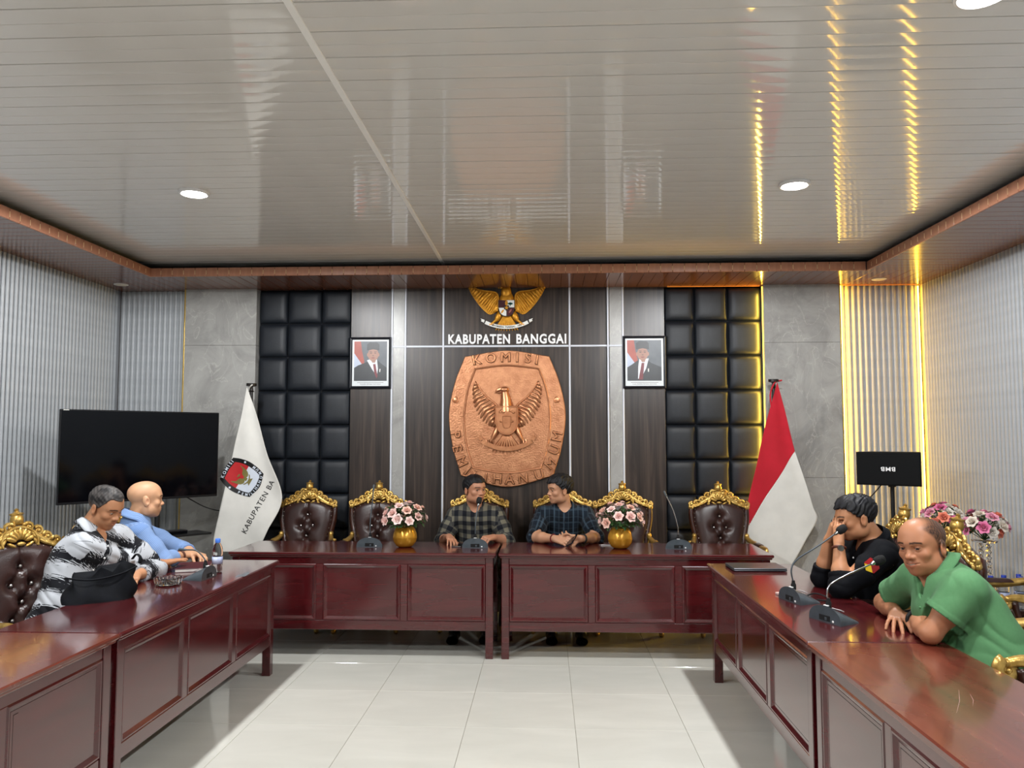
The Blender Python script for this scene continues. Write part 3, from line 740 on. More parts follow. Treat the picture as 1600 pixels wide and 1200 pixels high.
# ------------------------------------------------------------------ framed portraits
m_frame = noise_mat('black_frame', '0d0f16', '171a22', (9, 9, 30), .3)
m_paper = noise_mat('print_paper', 'd8dee0', 'e2e6e6', (6, 6, 6), .35)
PM = {k: noise_mat('print_' + k, c, c2, (12, 12, 12), .35) for k, c, c2 in (('grey', '4a5158', '565d64'), ('suit', '22262a', '2a2e32'), ('cap', '1c1e22', '24262a'), ('skin', '9c6f5c', 'ab7c68'), ('shirt', 'd4d8de', 'dfe2e6'), ('tie', '6e2028', '7c2830'), ('red', 'a0402e', 'ac4a36'), ('flagwhite', 'b4bed2', 'c0c8da'), ('dark', '3a2a26', '443230'), ('pin', 'e0dcd4', 'e8e4dc'))}
def portrait(label, cx, cz, W, H, kind, tilt=0):
    t = thing('framed_portrait', label, 'framed picture', (cx, YB - .002, cz), 0, 'framed portraits'); t.rotation_euler = (PI / 2, 0, 0)
    fw = .022; hw, hh = W / 2, H / 2; bars = []
    mb = MB()
    prof = [(0, 0), (0, .026), (.006, .030), (fw - .006, .024), (fw, .016), (fw, 0)]
    cor = [(-hw, -hh, 1, 1), (hw, -hh, -1, 1), (hw, hh, -1, -1), (-hw, hh, 1, -1)]
    v = [(x + sx * d, y + sy * d, z) for x, y, sx, sy in cor for d, z in prof]; k = len(prof); f = []
    for c in range(4):
        for j in range(k - 1): f.append((c * k + j, ((c + 1) % 4) * k + j, ((c + 1) % 4) * k + j + 1, c * k + j + 1))
    mb.add(v, f).build('frame', m_frame, t)
    MB().box((-hw + .01, -hh + .01, 0), (hw - .01, hh - .01, .010)).build('backing', m_frame, t)
    pw, ph = W - 2 * fw, H - 2 * fw
    pr = MB().box((-pw / 2, -ph / 2, .010), (pw / 2, ph / 2, .012)).build('print', m_paper, t)
    ix0, ix1, iy0, iy1 = -pw / 2 + .018, pw / 2 - .018, -ph / 2 + .048, ph / 2 - .016
    def P(u, v): return (ix0 + (ix1 - ix0) * u, iy0 + (iy1 - iy0) * v)
    lay = [0]
    def poly(k_, pts, name):
        lay[0] += 1; q = [P(*p) for p in pts]
        a = sum(q[i][0] * q[(i + 1) % len(q)][1] - q[(i + 1) % len(q)][0] * q[i][1] for i in range(len(q)))
        if a < 0: q.reverse()
        MB().prism(q, .0003, TR(0, 0, .0119 + .0003 * lay[0])).build(name, PM[k_], pr)
    def ell(u, v, a, b_, n=20): return [(u + a * math.cos(2 * PI * i / n), v + b_ * math.sin(2 * PI * i / n)) for i in range(n)]
    poly('grey', [(0, 0), (1, 0), (1, 1), (0, 1)], 'backdrop_print')
    poly('red', [(0, 1), (.2, 1), (.24, .75), (.31, .5), (.31, .42), (.22, .42), (0, .7)], 'flag_print'); poly('flagwhite', [(0, .7), (.24, .42), (.1, .3), (0, .3)], 'flag_print')
    c = .58 if kind == 0 else .45
    poly('suit', [(0, 0), (0, .33), (.12, .39), (c - .18, .48), (c - .08, .53), (c + .14, .52), (c + .24, .44), (1, .33), (1, 0)], 'suit_print')
    poly('shirt', [(c - .19, .52), (c - .06, .56), (c + .12, .54), (c + .15, .3), (c + .12, .12), (c - .02, .28)] if kind == 0 else [(c - .10, .54), (c + .18, .55), (c + .10, .3), (c - .06, .05), (c - .14, .05), (c - .13, .35)], 'shirt_print')
    if kind == 0: poly('tie', [(c + .0, .42), (c + .07, .43), (c + .14, .12), (c + .11, .06), (c + .04, .2)], 'tie_print')
    else: poly('tie', [(c - .03, .44), (c + .05, .44), (c + .0, .03), (c - .12, .03)], 'tie_print')
    poly('skin', [(c - .09, .56), (c + .1, .56), (c + .06, .46), (c - .02, .46)], 'neck_print')
    poly('skin', ell(c, .665, .165 if kind == 0 else .16, .165), 'face_print')
    poly('skin', ell(c - .165, .66, .025, .045), 'ear_print'); poly('skin', ell(c + .165, .66, .025, .045), 'ear_print')
    poly('cap', [(c - .19, .77), (c - .185, .93), (c - .1, .975), (c + .12, .97), (c + .185, .92), (c + .185, .77), (c, .80)], 'cap_print')
    for sx in (-1, 1):
        poly('dark', ell(c + sx * .065, .70, .034, .009), 'eye_print'); poly('dark', [(c + sx * .03, .725), (c + sx * .11, .73), (c + sx * .11, .74), (c + sx * .03, .738)], 'brow_print')
    poly('dark', ell(c, .635, .028, .008), 'nose_print'); poly('tie', ell(c, .58, .055, .010), 'mouth_print')
    poly('pin', [(.78 if kind == 0 else .6, .3), (.81 if kind == 0 else .63, .3), (.80 if kind == 0 else .63, .22), (.78 if kind == 0 else .6, .22)], 'pin_print')
    MB().box((-pw * .36, -ph / 2 + .031, .012), (pw * .36, -ph / 2 + .034, .0124)).build('caption_print', PM['dark'], pr)
    place_text('caption_print', 'PRESIDEN REPUBLIK INDONESIA' if kind == 0 else 'WAKIL PRESIDEN REPUBLIK INDONESIA', .0135 if kind == 0 else .0125, .0004, PM['dark'], TR(0, -ph / 2 + .017, .0124), pr)
    return t
portrait('black-framed portrait left of the eagle, man in dark cap with a tie, flag behind', -1.632, 2.274, .388, .478, 0)
portrait('black-framed portrait right of the eagle, man in dark cap and suit, tie at centre', .905, 2.270, .392, .482, 1)
# ------------------------------------------------------------------ television on its floor stand
m_tvb = noise_mat('tv_black_plastic', '08090c', '0d0e12', (9, 9, 9), .3)
m_scr, _, _ = base_mat('tv_screen_glass', '020306', .07, spec=.35)
m_stand = noise_mat('black_metal', '0b0c0e', '131416', (9, 9, 9), .4)
ang = math.atan2(.96, .78)
tv = thing('television', 'large flat black television switched off, angled across the left corner on a stand', 'television', (-3.185, 6.08, 0), ang)
hw = .62; z0, z1 = 1.085, 1.790
MB().box((-hw, -.012, z0), (hw, .012, z1), .004).build('housing', m_tvb, tv)
MB().box((-hw + .18, .010, z0 + .08), (hw - .18, .055, z1 - .22), .012).build('rear_cover', m_tvb, tv)
MB().box((-hw + .008, -.0135, z0 + .018), (hw - .008, -.011, z1 - .008)).build('screen', m_scr, tv)
MB().box((-hw + .02, -.0150, z1 - .0075), (-hw + .06, -.0122, z1 - .0035)).build('sticker', m_wenam, tv)
for sx in (-.16, .16): MB().tube([(sx, .085, .02), (sx, .085, 1.55)], .02, 12).build('stand_pole', m_stand, tv)
MB().box((-.30, .055, 1.30), (.30, .075, 1.42), .003).build('wall_bracket', m_stand, tv)
MB().box((-.40, -.20, .0), (.40, .28, .025), .006).build('stand_base', m_stand, tv)
MB().box((-.02, -.13, .785), (.52, .12, .800), .004).build('device_shelf', m_stand, tv)
dv = thing('set_top_box', 'small black box lying on the television stand shelf', 'device', (-3.185 + .25 * math.cos(ang) + 0 * .2, 6.08 + .25 * math.sin(ang), .800), ang)
MB().box((-.10, -.06, 0), (.10, .06, .028), .005).build('case', m_tvb, dv); MB().box((-.09, -.0615, .006), (.09, -.059, .020)).build('front_panel', m_scr, dv)
for sx in (-.08, .08): MB().lathe([(.012, .0), (.012, .004)], 10, TR(sx, 0, -.0)).build('foot', m_stand, dv)
cb = MB().tube(spline([(-2.98, 6.36, 1.10), (-2.90, 6.62, .98), (-2.86, 6.9, .94), (-2.80, 7.05, 1.06), (-2.74, 7.12, 1.14)], 24), .005, 6).build('power_cable', m_stand); tag(cb, 'thin black cable hanging below the television in front of the marble', 'cable')

# ------------------------------------------------------------------ loudspeaker on a pole
m_spk = noise_mat('speaker_vinyl', '060708', '0c0d0e', (40, 40, 40), .55, bump=.2, bscale=400, spec=.25)
m_grille = noise_mat('speaker_cloth', '090a0b', '0f1011', (300, 300, 300), .8, spec=.2)
sa = math.radians(-36)
sp = thing('loudspeaker', 'black loudspeaker box with white logo on a pole beside the fluted wall', 'speaker', (2.735, 6.34, 0), sa)
def spk_body(x):  # wedge: narrower back
    return [(-.235, -.11), (.235, -.11), (.175, .13), (-.175, .13)]
MB().prism(spk_body(0), .262, TR(0, 0, 1.205)).build('cabinet', m_spk, sp)
MB().box((-.232, -.124, 1.210), (.232, -.108, 1.462), .006).build('grille', m_grille, sp)
lg = MB().box((-.06, -.1275, 1.318), (.072, -.1235, 1.354), .001).build('logo_plate', m_grille, sp)
place_text('logo_lettering', 'BMB', .046, .003, m_letterw, TR(0.004, -.1285, 1.336) @ RX(PI / 2) @ RZ(PI) @ SC(1.15, 1, 1), lg, bold=.0006, spacing=1.12)
MB().lathe([(.03, 1.19), (.03, 1.207)], 14).build('top_hat', m_stand, sp)
MB().tube([(0, 0, .02), (0, 0, .80)], .021, 14).build('lower_pole', m_stand, sp); MB().tube([(0, 0, .75), (0, 0, 1.20)], .016, 14).build('upper_pole', m_stand, sp)
MB().lathe([(.03, .74), (.032, .76), (.032, .79), (.03, .81)], 14).build('collar', m_stand, sp)
MB().tube([(.03, 0, .78), (.065, 0, .78)], .009, 8).build('clamp_knob', m_stand, sp)
for k in range(3):
    a = 2 * PI * k / 3 + .4; c_, s_ = math.cos(a), math.sin(a)
    MB().tube([(.02 * c_, .02 * s_, .55), (.40 * c_, .40 * s_, .02)], .011, 8).build('leg', m_stand, sp)
    MB().tube([(.02 * c_, .02 * s_, .22), (.22 * c_, .22 * s_, .27)], .007, 8).build('brace', m_stand, sp)
cb = MB().tube(spline([(2.72, 6.46, 1.22), (2.66, 6.52, 1.12), (2.58, 6.62, .98), (2.54, 6.75, .70), (2.53, 6.9, .4), (2.53, 6.98, .01)], 30), .005, 6).build('speaker_cable', m_stand); tag(cb, 'thin black cable running down from the back of the loudspeaker', 'cable')

# ------------------------------------------------------------------ flags
m_fpole = noise_mat('dark_flagpole_wood', '120d0b', '1e1713', (6, 6, 30), .35)
m_fwhite = noise_mat('white_flag_cloth', 'd6d4cd', 'e0ded7', (8, 8, 8), .8, bump=.3, bscale=500, sheen=.2)
m_fred = noise_mat('red_flag_cloth', 'b3061f', 'c00a26', (8, 8, 8), .75, bump=.3, bscale=500, sheen=.2)
def flag_fold(cx, zt, amp):
    def f(x, z):
        d = max(0.0, zt - z); k = (x - cx) / (d * .55 + .05)
        return amp * min(1, d * 1.6) * (math.sin(k * 5.2 + .6) * .75 + .45 * math.sin(k * 10.3 + z * 3)) + .012 * math.sin(z * 9 + x * 6) * min(1, d)
    return f
def cloth_from(quad, y0, fold, mat, name, parent, nu=44, nv=56, off=0.0):
    """quad: top, right..., given as two side curves; builds a double-sided sheet with thickness."""
    Lc = spline([(p[0], 0, p[1]) for p in quad[0]], nv); Rc = spline([(p[0], 0, p[1]) for p in quad[1]], nv)
    mb = MB()
    def fn(u, v):
        i = round(v * nv); p = Lc[i] * (1 - u) + Rc[i] * u
        return (p.x, y0 + fold(p.x, p.z) + off, p.z)
    mb.grid(fn, nu, nv); o = mb.build(name, mat, parent, True)
    sd = o.modifiers.new('thickness', 'SOLIDIFY'); sd.thickness = .002
    return o
# white commission flag
WX, WY = -2.618, 6.78
fg = thing('commission_flag', 'white flag with black-bordered emblem hanging from a dark pole beside the television', 'flag')
MB().tube([(WX, WY + .05, .03), (WX, WY + .05, 2.02)], .015, 12).build('flagpole', m_fpole, fg)
MB().lathe([(.03, 0), (.018, .01), (.014, .045), (.045, .052), (.045, .075), (.0, .076)], 14, TR(WX, WY + .05, 1.985)).build('finial', m_fpole, fg)
MB().lathe([(.16, 0), (.16, .02), (.06, .05), (.025, .09), (.02, .12)], 24, TR(WX, WY + .05, 0)).build('pole_base', m_fpole, fg, True, 40)
wfold = flag_fold(WX, 2.02, .020)
Lw = [(-2.640, 2.02), (-2.69, 1.72), (-2.745, 1.46), (-2.836, .984), (-2.900, .66), (-2.81, .585)]
Rw = [(-2.636, 2.02), (-2.535, 1.74), (-2.445, 1.44), (-2.309, 1.07), (-2.43, .76), (-2.52, .58)]
cl = cloth_from((Lw, Rw), WY, wfold, m_fwhite, 'cloth', fg)
MB().tube(spline([(WX - .01, WY + .03, 2.02), (WX + .02, WY + .0, 2.04), (WX + .01, WY + .07, 2.05), (WX - .02, WY + .04, 2.01)], 16), .006, 6).build('tie_cord', m_fwhite, fg)
def on_cloth(M2, mb_or_me, mat, name, parent, off, sub=0):
    """Lay flat 2D geometry (local x, y) onto the white cloth."""
    me = mb_or_me if not isinstance(mb_or_me, MB) else mb_or_me.mesh(name, mat)
    if not me.materials: me.materials.append(mat)
    for v in me.vertices:
        q = M2 @ Vector((v.co.x, v.co.y, 0)); v.co = (q.x, WY + wfold(q.x, q.y) - off - v.co.z * 0, q.y)
    return link(name, me, parent)
ea = math.radians(60); ex, ez = -2.662, 1.232
M2 = TR(ex, ez, 0) @ RZ(ea)
def fan(poly, rings=6):
    """Polygon filled by shrinking rings so that it can follow the folds."""
    mb = MB(); n = len(poly); v = [(0, 0, 0)]; f = []
    for k in range(1, rings + 1): v += [(x * k / rings, y * k / rings, 0) for x, y in poly]
    for j in range(n): f.append((0, 1 + j, 1 + (j + 1) % n))
    for k in range(rings - 1):
        for j in range(n): f.append((1 + k * n + j, 1 + k * n + (j + 1) % n, 1 + (k + 1) * n + (j + 1) % n, 1 + (k + 1) * n + j))
    return mb.add(v, f)
def sc_poly2(poly, s): return [(x * s, y * s) for x, y in poly]
ks = .275
ob = sc_poly2(outer, ks); ib = sc_poly2(innr, ks)
em = on_cloth(M2, fan(list(reversed(ob)), 8), m_black, 'emblem_print', fg, .0045)
m_fr2 = noise_mat('print_red', 'b01c20', 'bc2428', (9, 9, 9), .7); m_fw2 = noise_mat('print_white', 'c8d0dc', 'd4dae4', (9, 9, 9), .7); m_fg2 = noise_mat('print_gold', '6e6534', '7e7440', (9, 9, 9), .7)
up = clip_poly(ib, 1, .0, False); lo_ = clip_poly(ib, 1, .0, True)
def halfgrid(poly, y0, y1, n=14):
    mb = MB(); ys = [y0 + (y1 - y0) * k / n for k in range(n + 1)]
    def ext(y):
        xs = []
        for i in range(len(poly)):
            a, b_ = poly[i], poly[(i + 1) % len(poly)]
            if (a[1] - y) * (b_[1] - y) <= 0 and abs(a[1] - b_[1]) > 1e-9: xs.append(a[0] + (b_[0] - a[0]) * (y - a[1]) / (b_[1] - a[1]))
        return (min(xs), max(xs)) if xs else (0, 0)
    E_ = [ext(min(max(y, min(p[1] for p in poly) + 1e-4), max(p[1] for p in poly) - 1e-4)) for y in ys]
    return mb.grid(lambda u, v: (E_[round(v * n)][0] + (E_[round(v * n)][1] - E_[round(v * n)][0]) * u, ys[round(v * n)], 0), n, n)
ymx = max(p[1] for p in ib); ymn = min(p[1] for p in ib)
on_cloth(M2, halfgrid(ib, 0, ymx), m_fr2, 'red_field_print', em, .0065); on_cloth(M2, halfgrid(ib, ymn, 0), m_fw2, 'white_field_print', em, .0065)
gm = MB()
for mir in (1, -1):
    A = spline([(mir * .010, .004, 0), (mir * .030, .022, 0), (mir * .058, .032, 0), (mir * .078, .070, 0)], 8); B = spline([(mir * .010, -.030, 0), (mir * .038, -.036, 0), (mir * .068, -.008, 0), (mir * .081, .060, 0)], 8)
    gm.grid(lambda u, v: tuple(A[round(v * 8)] * (1 - u) + B[round(v * 8)] * u), 6, 8)
gm.grid(lambda u, v: ((u - .5) * (.030 - .012 * v), -.045 + .088 * v, 0), 4, 8); gm.grid(lambda u, v: (-.022 + .024 * u, .036 + .010 * v - .006 * u, 0), 3, 2); gm.grid(lambda u, v: ((u - .5) * .100, -.046 - .022 * (1 - (2 * u - 1) ** 2) + .012 * v, 0), 8, 2); gm.grid(lambda u, v: ((u - .5) * .05 * (1.5 - v), -.085 + .03 * v, 0), 4, 2)
on_cloth(M2, gm, m_fg2, 'eagle_print', em, .0085)
on_cloth(M2, fan([(x, y + .012) for x, y in reversed(sc_poly2(spo, .15))], 3), m_fr2, 'shield_print', em, .0095)
for ch, x, y, a in pos:
    me = text_mesh(ch, .036 if y < 200 else .031, .0, .0010)
    T = TR((x - 482) * s5 * ks * (1.0 if y < 200 else .985), (592 - y) * s5 * ks, 0) @ RZ(math.radians(a))
    if y > 200 and False: pass
    me.transform(T); on_cloth(M2, me, m_fw2, 'letter_print', em, .0062)
for x in (62, 888): on_cloth(M2, MB().prism([((x - 482) * s5 * ks + .0095 * math.cos(2 * PI * k / 14), (592 - 442) * s5 * ks + .0095 * math.sin(2 * PI * k / 14)) for k in range(14)], 0), m_fw2, 'dot_print', em, .0062)
tm = text_mesh('KABUPATEN BA', .066, .0, .0004, spacing=1.12, align='LEFT')
T2 = TR(-2.640, .745, 0) @ RZ(math.radians(61.8)); on_cloth(T2, tm, m_ink, 'lettering_print', fg, .0045)
# national flag
RX_, RY_ = 2.02, 6.96
fg = thing('national_flag', 'red and white flag hanging from a dark pole in front of the right marble', 'flag')
MB().tube([(RX_, RY_ + .05, .03), (RX_, RY_ + .05, 2.08)], .015, 12).build('flagpole', m_fpole, fg)
MB().lathe([(.03, 0), (.018, .01), (.014, .045), (.045, .052), (.045, .075), (.0, .076)], 14, TR(RX_, RY_ + .05, 2.02)).build('finial', m_fpole, fg)
MB().lathe([(.16, 0), (.16, .02), (.06, .05), (.025, .09), (.02, .12)], 24, TR(RX_, RY_ + .05, 0)).build('pole_base', m_fpole, fg, True, 40)
rfold = flag_fold(RX_, 2.06, .018)
top = (2.037, 2.061)
Rs_red = [(2.040, 2.061), (2.097, 1.826), (2.139, 1.641), (2.182, 1.460)]
cloth_from(([top, (1.934, 1.713), (1.832, 1.320), (1.681, 0.699)], Rs_red), RY_, rfold, m_fred, 'red_cloth', fg)
cloth_from(([(2.182, 1.460), (2.014, 1.206), (1.847, 0.953), (1.681, 0.699), (1.658, 0.577)], [(2.182, 1.460), (2.249, 1.237), (2.319, 0.986), (2.354, 0.863), (2.252, 0.679), (2.108, 0.444)]), RY_, rfold, m_fwhite, 'white_cloth', fg)
MB().tube(spline([(RX_ - .03, RY_ - .0, 1.80), (RX_ - .045, RY_ + .0, 1.95), (RX_ - .01, RY_ + .01, 2.05), (RX_ + .03, RY_ + .04, 2.075), (RX_ + .07, RY_ + .03, 2.085)], 20), .0075, 6).build('tie_cord', m_fred, fg)
# ------------------------------------------------------------------ throne chairs
m_leather = noise_mat('brown_leather', '2b1916', '38221e', (10, 10, 10), .30, bump=.18, bscale=160, spec=.55)
m_cwood = noise_mat('dark_carved_wood', '2a1209', '3d1b0e', (6, 6, 40), .28, coat=.3)
m_cgold = noise_mat('gilded_carving', 'a07a34', 'd8b468', (22, 22, 22), .30, metal=.72, bump=.35, bscale=70)
m_stud = noise_mat('silver_stud', 'c8c4c0', 'd8d4d0', (9, 9, 9), .2, metal=.9)
def scroll(cx, cy, r0, r1, a0, turns, z=0, n=16):
    return [Vector((cx + (r0 + (r1 - r0) * k / n) * math.cos(a0 + turns * 2 * PI * k / n), cy + (r0 + (r1 - r0) * k / n) * math.sin(a0 + turns * 2 * PI * k / n), z)) for k in range(n + 1)]
CH_TILT = math.radians(9)
BT = TR(0, .235, .43) @ RX(-CH_TILT) @ RX(PI / 2)    # back plane: x across, y up the back, z towards the sitter
def bw(v):   # half width of the upholstery up the back (v from 0 to 1)
    pts = [(0, .165), (.25, .172), (.5, .192), (.75, .222), (.92, .226), (1, .205)]
    for (a, wa), (b_, wb_) in zip(pts, pts[1:]):
        if v <= b_: return wa + (wb_ - wa) * (v - a) / (b_ - a)
    return pts[-1][1]
BUT = [(0, .47), (-.052, .375), (.052, .375), (0, .285), (-.052, .195), (.052, .195), (0, .11)]
def top_h(x): return .555 + .045 * math.cos(min(1, abs(x) / .22) * PI / 2) ** 1.0 * 1.0 - .012 * (abs(x) / .22) ** 2
def build_chair(label, loc, rz):
    t = thing('throne_chair', label, 'chair', loc, rz, 'carved throne chairs')
    def fn(u, v):
        vv = v; hw = bw(vv) * .985; x = (2 * u - 1) * hw; y = vv * top_h(x)
        e = max(0, (1 - abs(2 * u - 1) ** 5) * (1 - abs(2 * vv - 1) ** 8)) ** .5
        z = .012 + .052 * e
        for bx, by in BUT:
            d = math.hypot(x - bx, y - by); z -= .034 * math.exp(-(d / .036) ** 2)
        for (a, b_) in ((0, 1), (0, 2), (1, 3), (2, 3), (3, 4), (3, 5), (4, 6), (5, 6)):
            ax, ay = BUT[a]; bx, by = BUT[b_]; L2 = (bx - ax) ** 2 + (by - ay) ** 2; tt = max(0, min(1, ((x - ax) * (bx - ax) + (y - ay) * (by - ay)) / L2))
            d = math.hypot(x - ax - tt * (bx - ax), y - ay - tt * (by - ay)); z -= .013 * math.exp(-(d / .013) ** 2)
        if y > .47: z -= .010 * math.exp(-(x / .009) ** 2)
        return (x, y, z)
    bc = MB().grid(fn, 44, 56, BT).build('backrest', m_leather, t, True)
    bm_ = MB().lathe([(.0, .006), (.007, .004), (.0095, 0), (.009, -.004)][::-1], 10).mesh('button', m_stud, True)
    for bx, by in BUT:
        o = link('button', bm_, bc); o.matrix_local = BT @ TR(bx, by, .036)
    ns = MB()
    for k in range(15):
        v = .06 + .9 * k / 14
        for sx in (-1, 1): ns.ball((sx * (bw(v) * .955), v * top_h(.2), .034), .0045, 6, 4, BT)
    for k in range(9):
        x = -.16 + .32 * k / 8; ns.ball((x, top_h(x) - .018, .040), .0042, 6, 4, BT)
    tag(ns.build('nail_heads', m_stud, bc, True), kind='stuff')
    MB().grid(lambda u, v: ((2 * u - 1) * bw(v) * .98, v * top_h((2 * u - 1) * .22), -.022 + .0 * u), 10, 12, BT).build('back_panel', m_leather, t)
    out = [Vector((-bw(v) - .012, v * .57, .005)) for v in [k / 14 for k in range(15)]]; arch = [Vector((x, top_h(x) + .018, .005)) for x in [-.19 + .38 * k / 12 for k in range(13)]]
    fr = MB(); fr.tube(out + arch + [Vector((-p.x, p.y, p.z)) for p in reversed(out)], .024, 8, M=BT, flat=1.15); fr.build('back_frame', m_cwood, t, True)
    # gilded crest
    c = MB()
    for s in (-1, 1):
        sl = [(.005, .655), (.06, .640), (.115, .605), (.165, .575), (.215, .562), (.245, .560)]
        c.tube([Vector((s * x, y, .022)) for x, y in sl], [.030, .028, .024, .020, .017, .014], 8, M=BT)
        for (cx, cy, r, a0, tn) in ((.052, .672, .026, 2.6, -1.2), (.100, .648, .026, 2.4, -1.25), (.148, .612, .024, 2.3, -1.25), (.196, .585, .022, 2.2, -1.2), (.236, .570, .024, 1.8, -1.4)):
            pts = scroll(cx, cy, r, r * .25, a0, tn, .034, 12); c.tube([Vector((s * p.x, p.y, p.z)) for p in pts], [.0105 - .005 * k / 12 for k in range(13)], 6, M=BT)
            c.ball((s * cx, cy, .042), (.009, .009, .009), 7, 5, BT)
        for (x, y, a, L_) in ((.075, .622, -.75, .040), (.085, .590, -1.0, .040), (.125, .585, -.55, .036), (.150, .575, -.5, .034), (.178, .562, -.35, .034), (.034, .69, .3, .022), (.128, .632, .9, .018), (.172, .603, .9, .016), (.205, .553, -.25, .03), (.226, .545, -1.2, .022)):
            c.ball((s * x, y, .036), (L_, .011, .012), 8, 5, BT, R=Matrix.Rotation(s * a if s > 0 else PI + s * a * 1.0, 3, 'Z') if s > 0 else Matrix.Rotation(-a, 3, 'Z'))
        c.ball((s * .246, .548, .024), (.018, .020, .016), 8, 6, BT)
    for k in range(7):                                       # shell
        a = (k - 3) * .40; r = .048 - .002 * abs(k - 3)
        c.ball((math.sin(a) * .050, .600 + math.cos(a) * .046 - .006, .046), (.0135, r * .72, .013), 8, 6, BT, R=Matrix.Rotation(-a, 3, 'Z'))
    c.tube([Vector((.092 * math.sin(a), .596 + .078 * math.cos(a), .044)) for a in [-1.9 + 3.8 * k / 18 for k in range(19)]], .0075, 6, M=BT)
    c.ball((0, .585, .052), (.024, .012, .012), 8, 6, BT)
    for s in (-1, 1): c.ball((s * .045, .580, .046), (.030, .010, .012), 8, 5, BT, R=Matrix.Rotation(s * .5, 3, 'Z'))
    c.lathe([(.018, 0), (.030, .012), (.034, .030), (.030, .050), (.027, .054), (.034, .060), (.034, .066), (.018, .070), (.010, .078), (.012, .086), (.0, .094)], 14, BT @ TR(0, .684, .018) @ RX(-PI / 2))
    c.build('crest', m_cgold, t, True, 55)
    # seat
    def seat(u, v):
        a, b_ = 2 * u - 1, 2 * v - 1; e = max(0, (1 - abs(a) ** 6) * (1 - abs(b_) ** 6)) ** .5
        return (a * (.245 - .015 * (b_ + 1)), b_ * .225 - .005, .405 + .065 * e)
    MB().grid(seat, 16, 16).build('seat', m_leather, t, True)
    ap = MB(); fx, bx, fy, by = .250, .222, -.235, .225
    for a, b_ in (((-fx, fy), (fx, fy)), ((-bx, by), (bx, by)), ((-fx, fy), (-bx, by)), ((fx, fy), (bx, by))):
        ap.tube([(a[0], a[1], .385), ((a[0] + b_[0]) / 2, (a[1] + b_[1]) / 2 - (.015 if a[1] == b_[1] == fy else 0), .372), (b_[0], b_[1], .385)], .028, 8, flat=1.4)
    ap.build('seat_rail', m_cwood, t, True)
    g = MB()
    for k in range(7):
        a = (k - 3) * .38; g.ball((math.sin(a) * .035, -.262, .365 + math.cos(a) * .018), (.010, .010, .022), 7, 5, R=Matrix.Rotation(a, 3, 'Y'))
    for s in (-1, 1):
        for (cx, r) in ((.075, .022), (.125, .02), (.17, .018)):
            g.tube([TR(s * cx, -.262, .372) @ RX(PI / 2) @ Vector((s * p.x, p.y, 0)) for p in scroll(0, 0, r, r * .25, 2.6, -1.2, 0, 10)], .0065, 5)
    g.build('seat_carving', m_cgold, t, True)
    for s in (-1, 1):
        for front in (True, False):
            if front: pts = [(s * .242, -.228, .395), (s * .262, -.250, .32), (s * .262, -.252, .24), (s * .240, -.236, .13), (s * .238, -.240, .06), (s * .252, -.262, .022)]; rr = [.034, .038, .032, .021, .017, .018]
            else: pts = [(s * .214, .228, .43), (s * .216, .232, .30), (s * .220, .262, .16), (s * .228, .312, .02)]; rr = [.028, .026, .022, .018]
            lg = MB().tube(spline(pts, 12), [np.interp(k / 12, np.linspace(0, 1, len(rr)), rr) for k in range(13)], 10).build('leg', m_cwood, t, True)
            ft = MB()
            x, y, z = pts[-1]
            if front:
                ft.tube([(x - s * .006, y + .014, .060), (x, y - .004, .026), (x + s * .004, y - .022, .014), (x + s * .004, y - .034, .026), (x + s * .002, y - .028, .036)], [.019, .021, .015, .011, .006], 8)
                ft.ball((x, y + .002, .012), (.020, .022, .012), 8, 6); ft.build('foot', m_cgold, lg, True)
                kn = MB(); kn.ball((s * .268, -.262, .315), (.026, .022, .042), 8, 6); kn.ball((s * .27, -.27, .27), (.014, .014, .03), 8, 6); kn.build('knee_carving', m_cgold, lg, True)
            else: ft.lathe([(.019, .0), (.021, .006), (.019, .02)], 10, TR(x, y, 0)); ft.build('foot', m_cwood, lg, True)
        # arm: wooden post, gilded rail ending in a volute, leather pad
        MB().tube(spline([(s * .246, -.150, .40), (s * .266, -.135, .50), (s * .272, -.165, .60), (s * .264, -.175, .660)], 10), [.024, .021, .019, .018, .017, .017, .017, .018, .019, .020, .022], 9).build('arm_post', m_cwood, t, True)
        ar = MB()
        ar.tube(spline([(s * .212, .270, .735), (s * .235, .20, .700), (s * .262, .08, .676), (s * .266, -.06, .672), (s * .264, -.16, .684), (s * .262, -.225, .676)], 18), [.016 + .010 * math.sin(PI * k / 18) for k in range(19)], 8)
        sc2 = [Vector((s * .262, p.x, p.y)) for p in scroll(-.215, .655, .034, .008, PI / 2 + .3, 1.25, 0, 16)]
        ar.tube(sc2, [.016 - .007 * k / 16 for k in range(17)], 7, flat=1.5); ar.ball((s * .262, -.215, .655), (.020, .012, .012), 8, 6)
        for (y, z) in ((-.12, .668), (-.08, .664), (.14, .682), (.18, .69)): ar.ball((s * .264, y, z), (.026, .020, .014), 8, 5)
        ar.ball((s * .222, .25, .735), (.022, .03, .022), 8, 6)
        arm = ar.build('arm', m_cgold, t, True)
        MB().grid(lambda u, v: (s * .264 + .030 * (2 * u - 1), -.05 + .16 * (2 * v - 1) * .55 + .06, .682 + .022 * max(0, (1 - abs(2 * u - 1) ** 4) * (1 - abs(2 * v - 1) ** 6)) ** .5), 8, 12).build('arm_pad', m_leather, arm, True)
    return t
chair0 = build_chair('leftmost empty throne chair behind the back table, beside the white flag', (-2.115, 6.63, 0), 0)
def chair(label, x, y, rz):
    c = copy_tree(chair0); c.location = (x, y, 0); c.rotation_euler = (0, 0, rz); c['label'] = label; return c
chair('empty throne chair behind the left pink flowers on the back table', -1.475, 6.63, math.radians(2))
c_p1 = chair('throne chair of the man in black and beige checks, crest showing over his shoulder', -.60, 6.68, math.radians(-2))
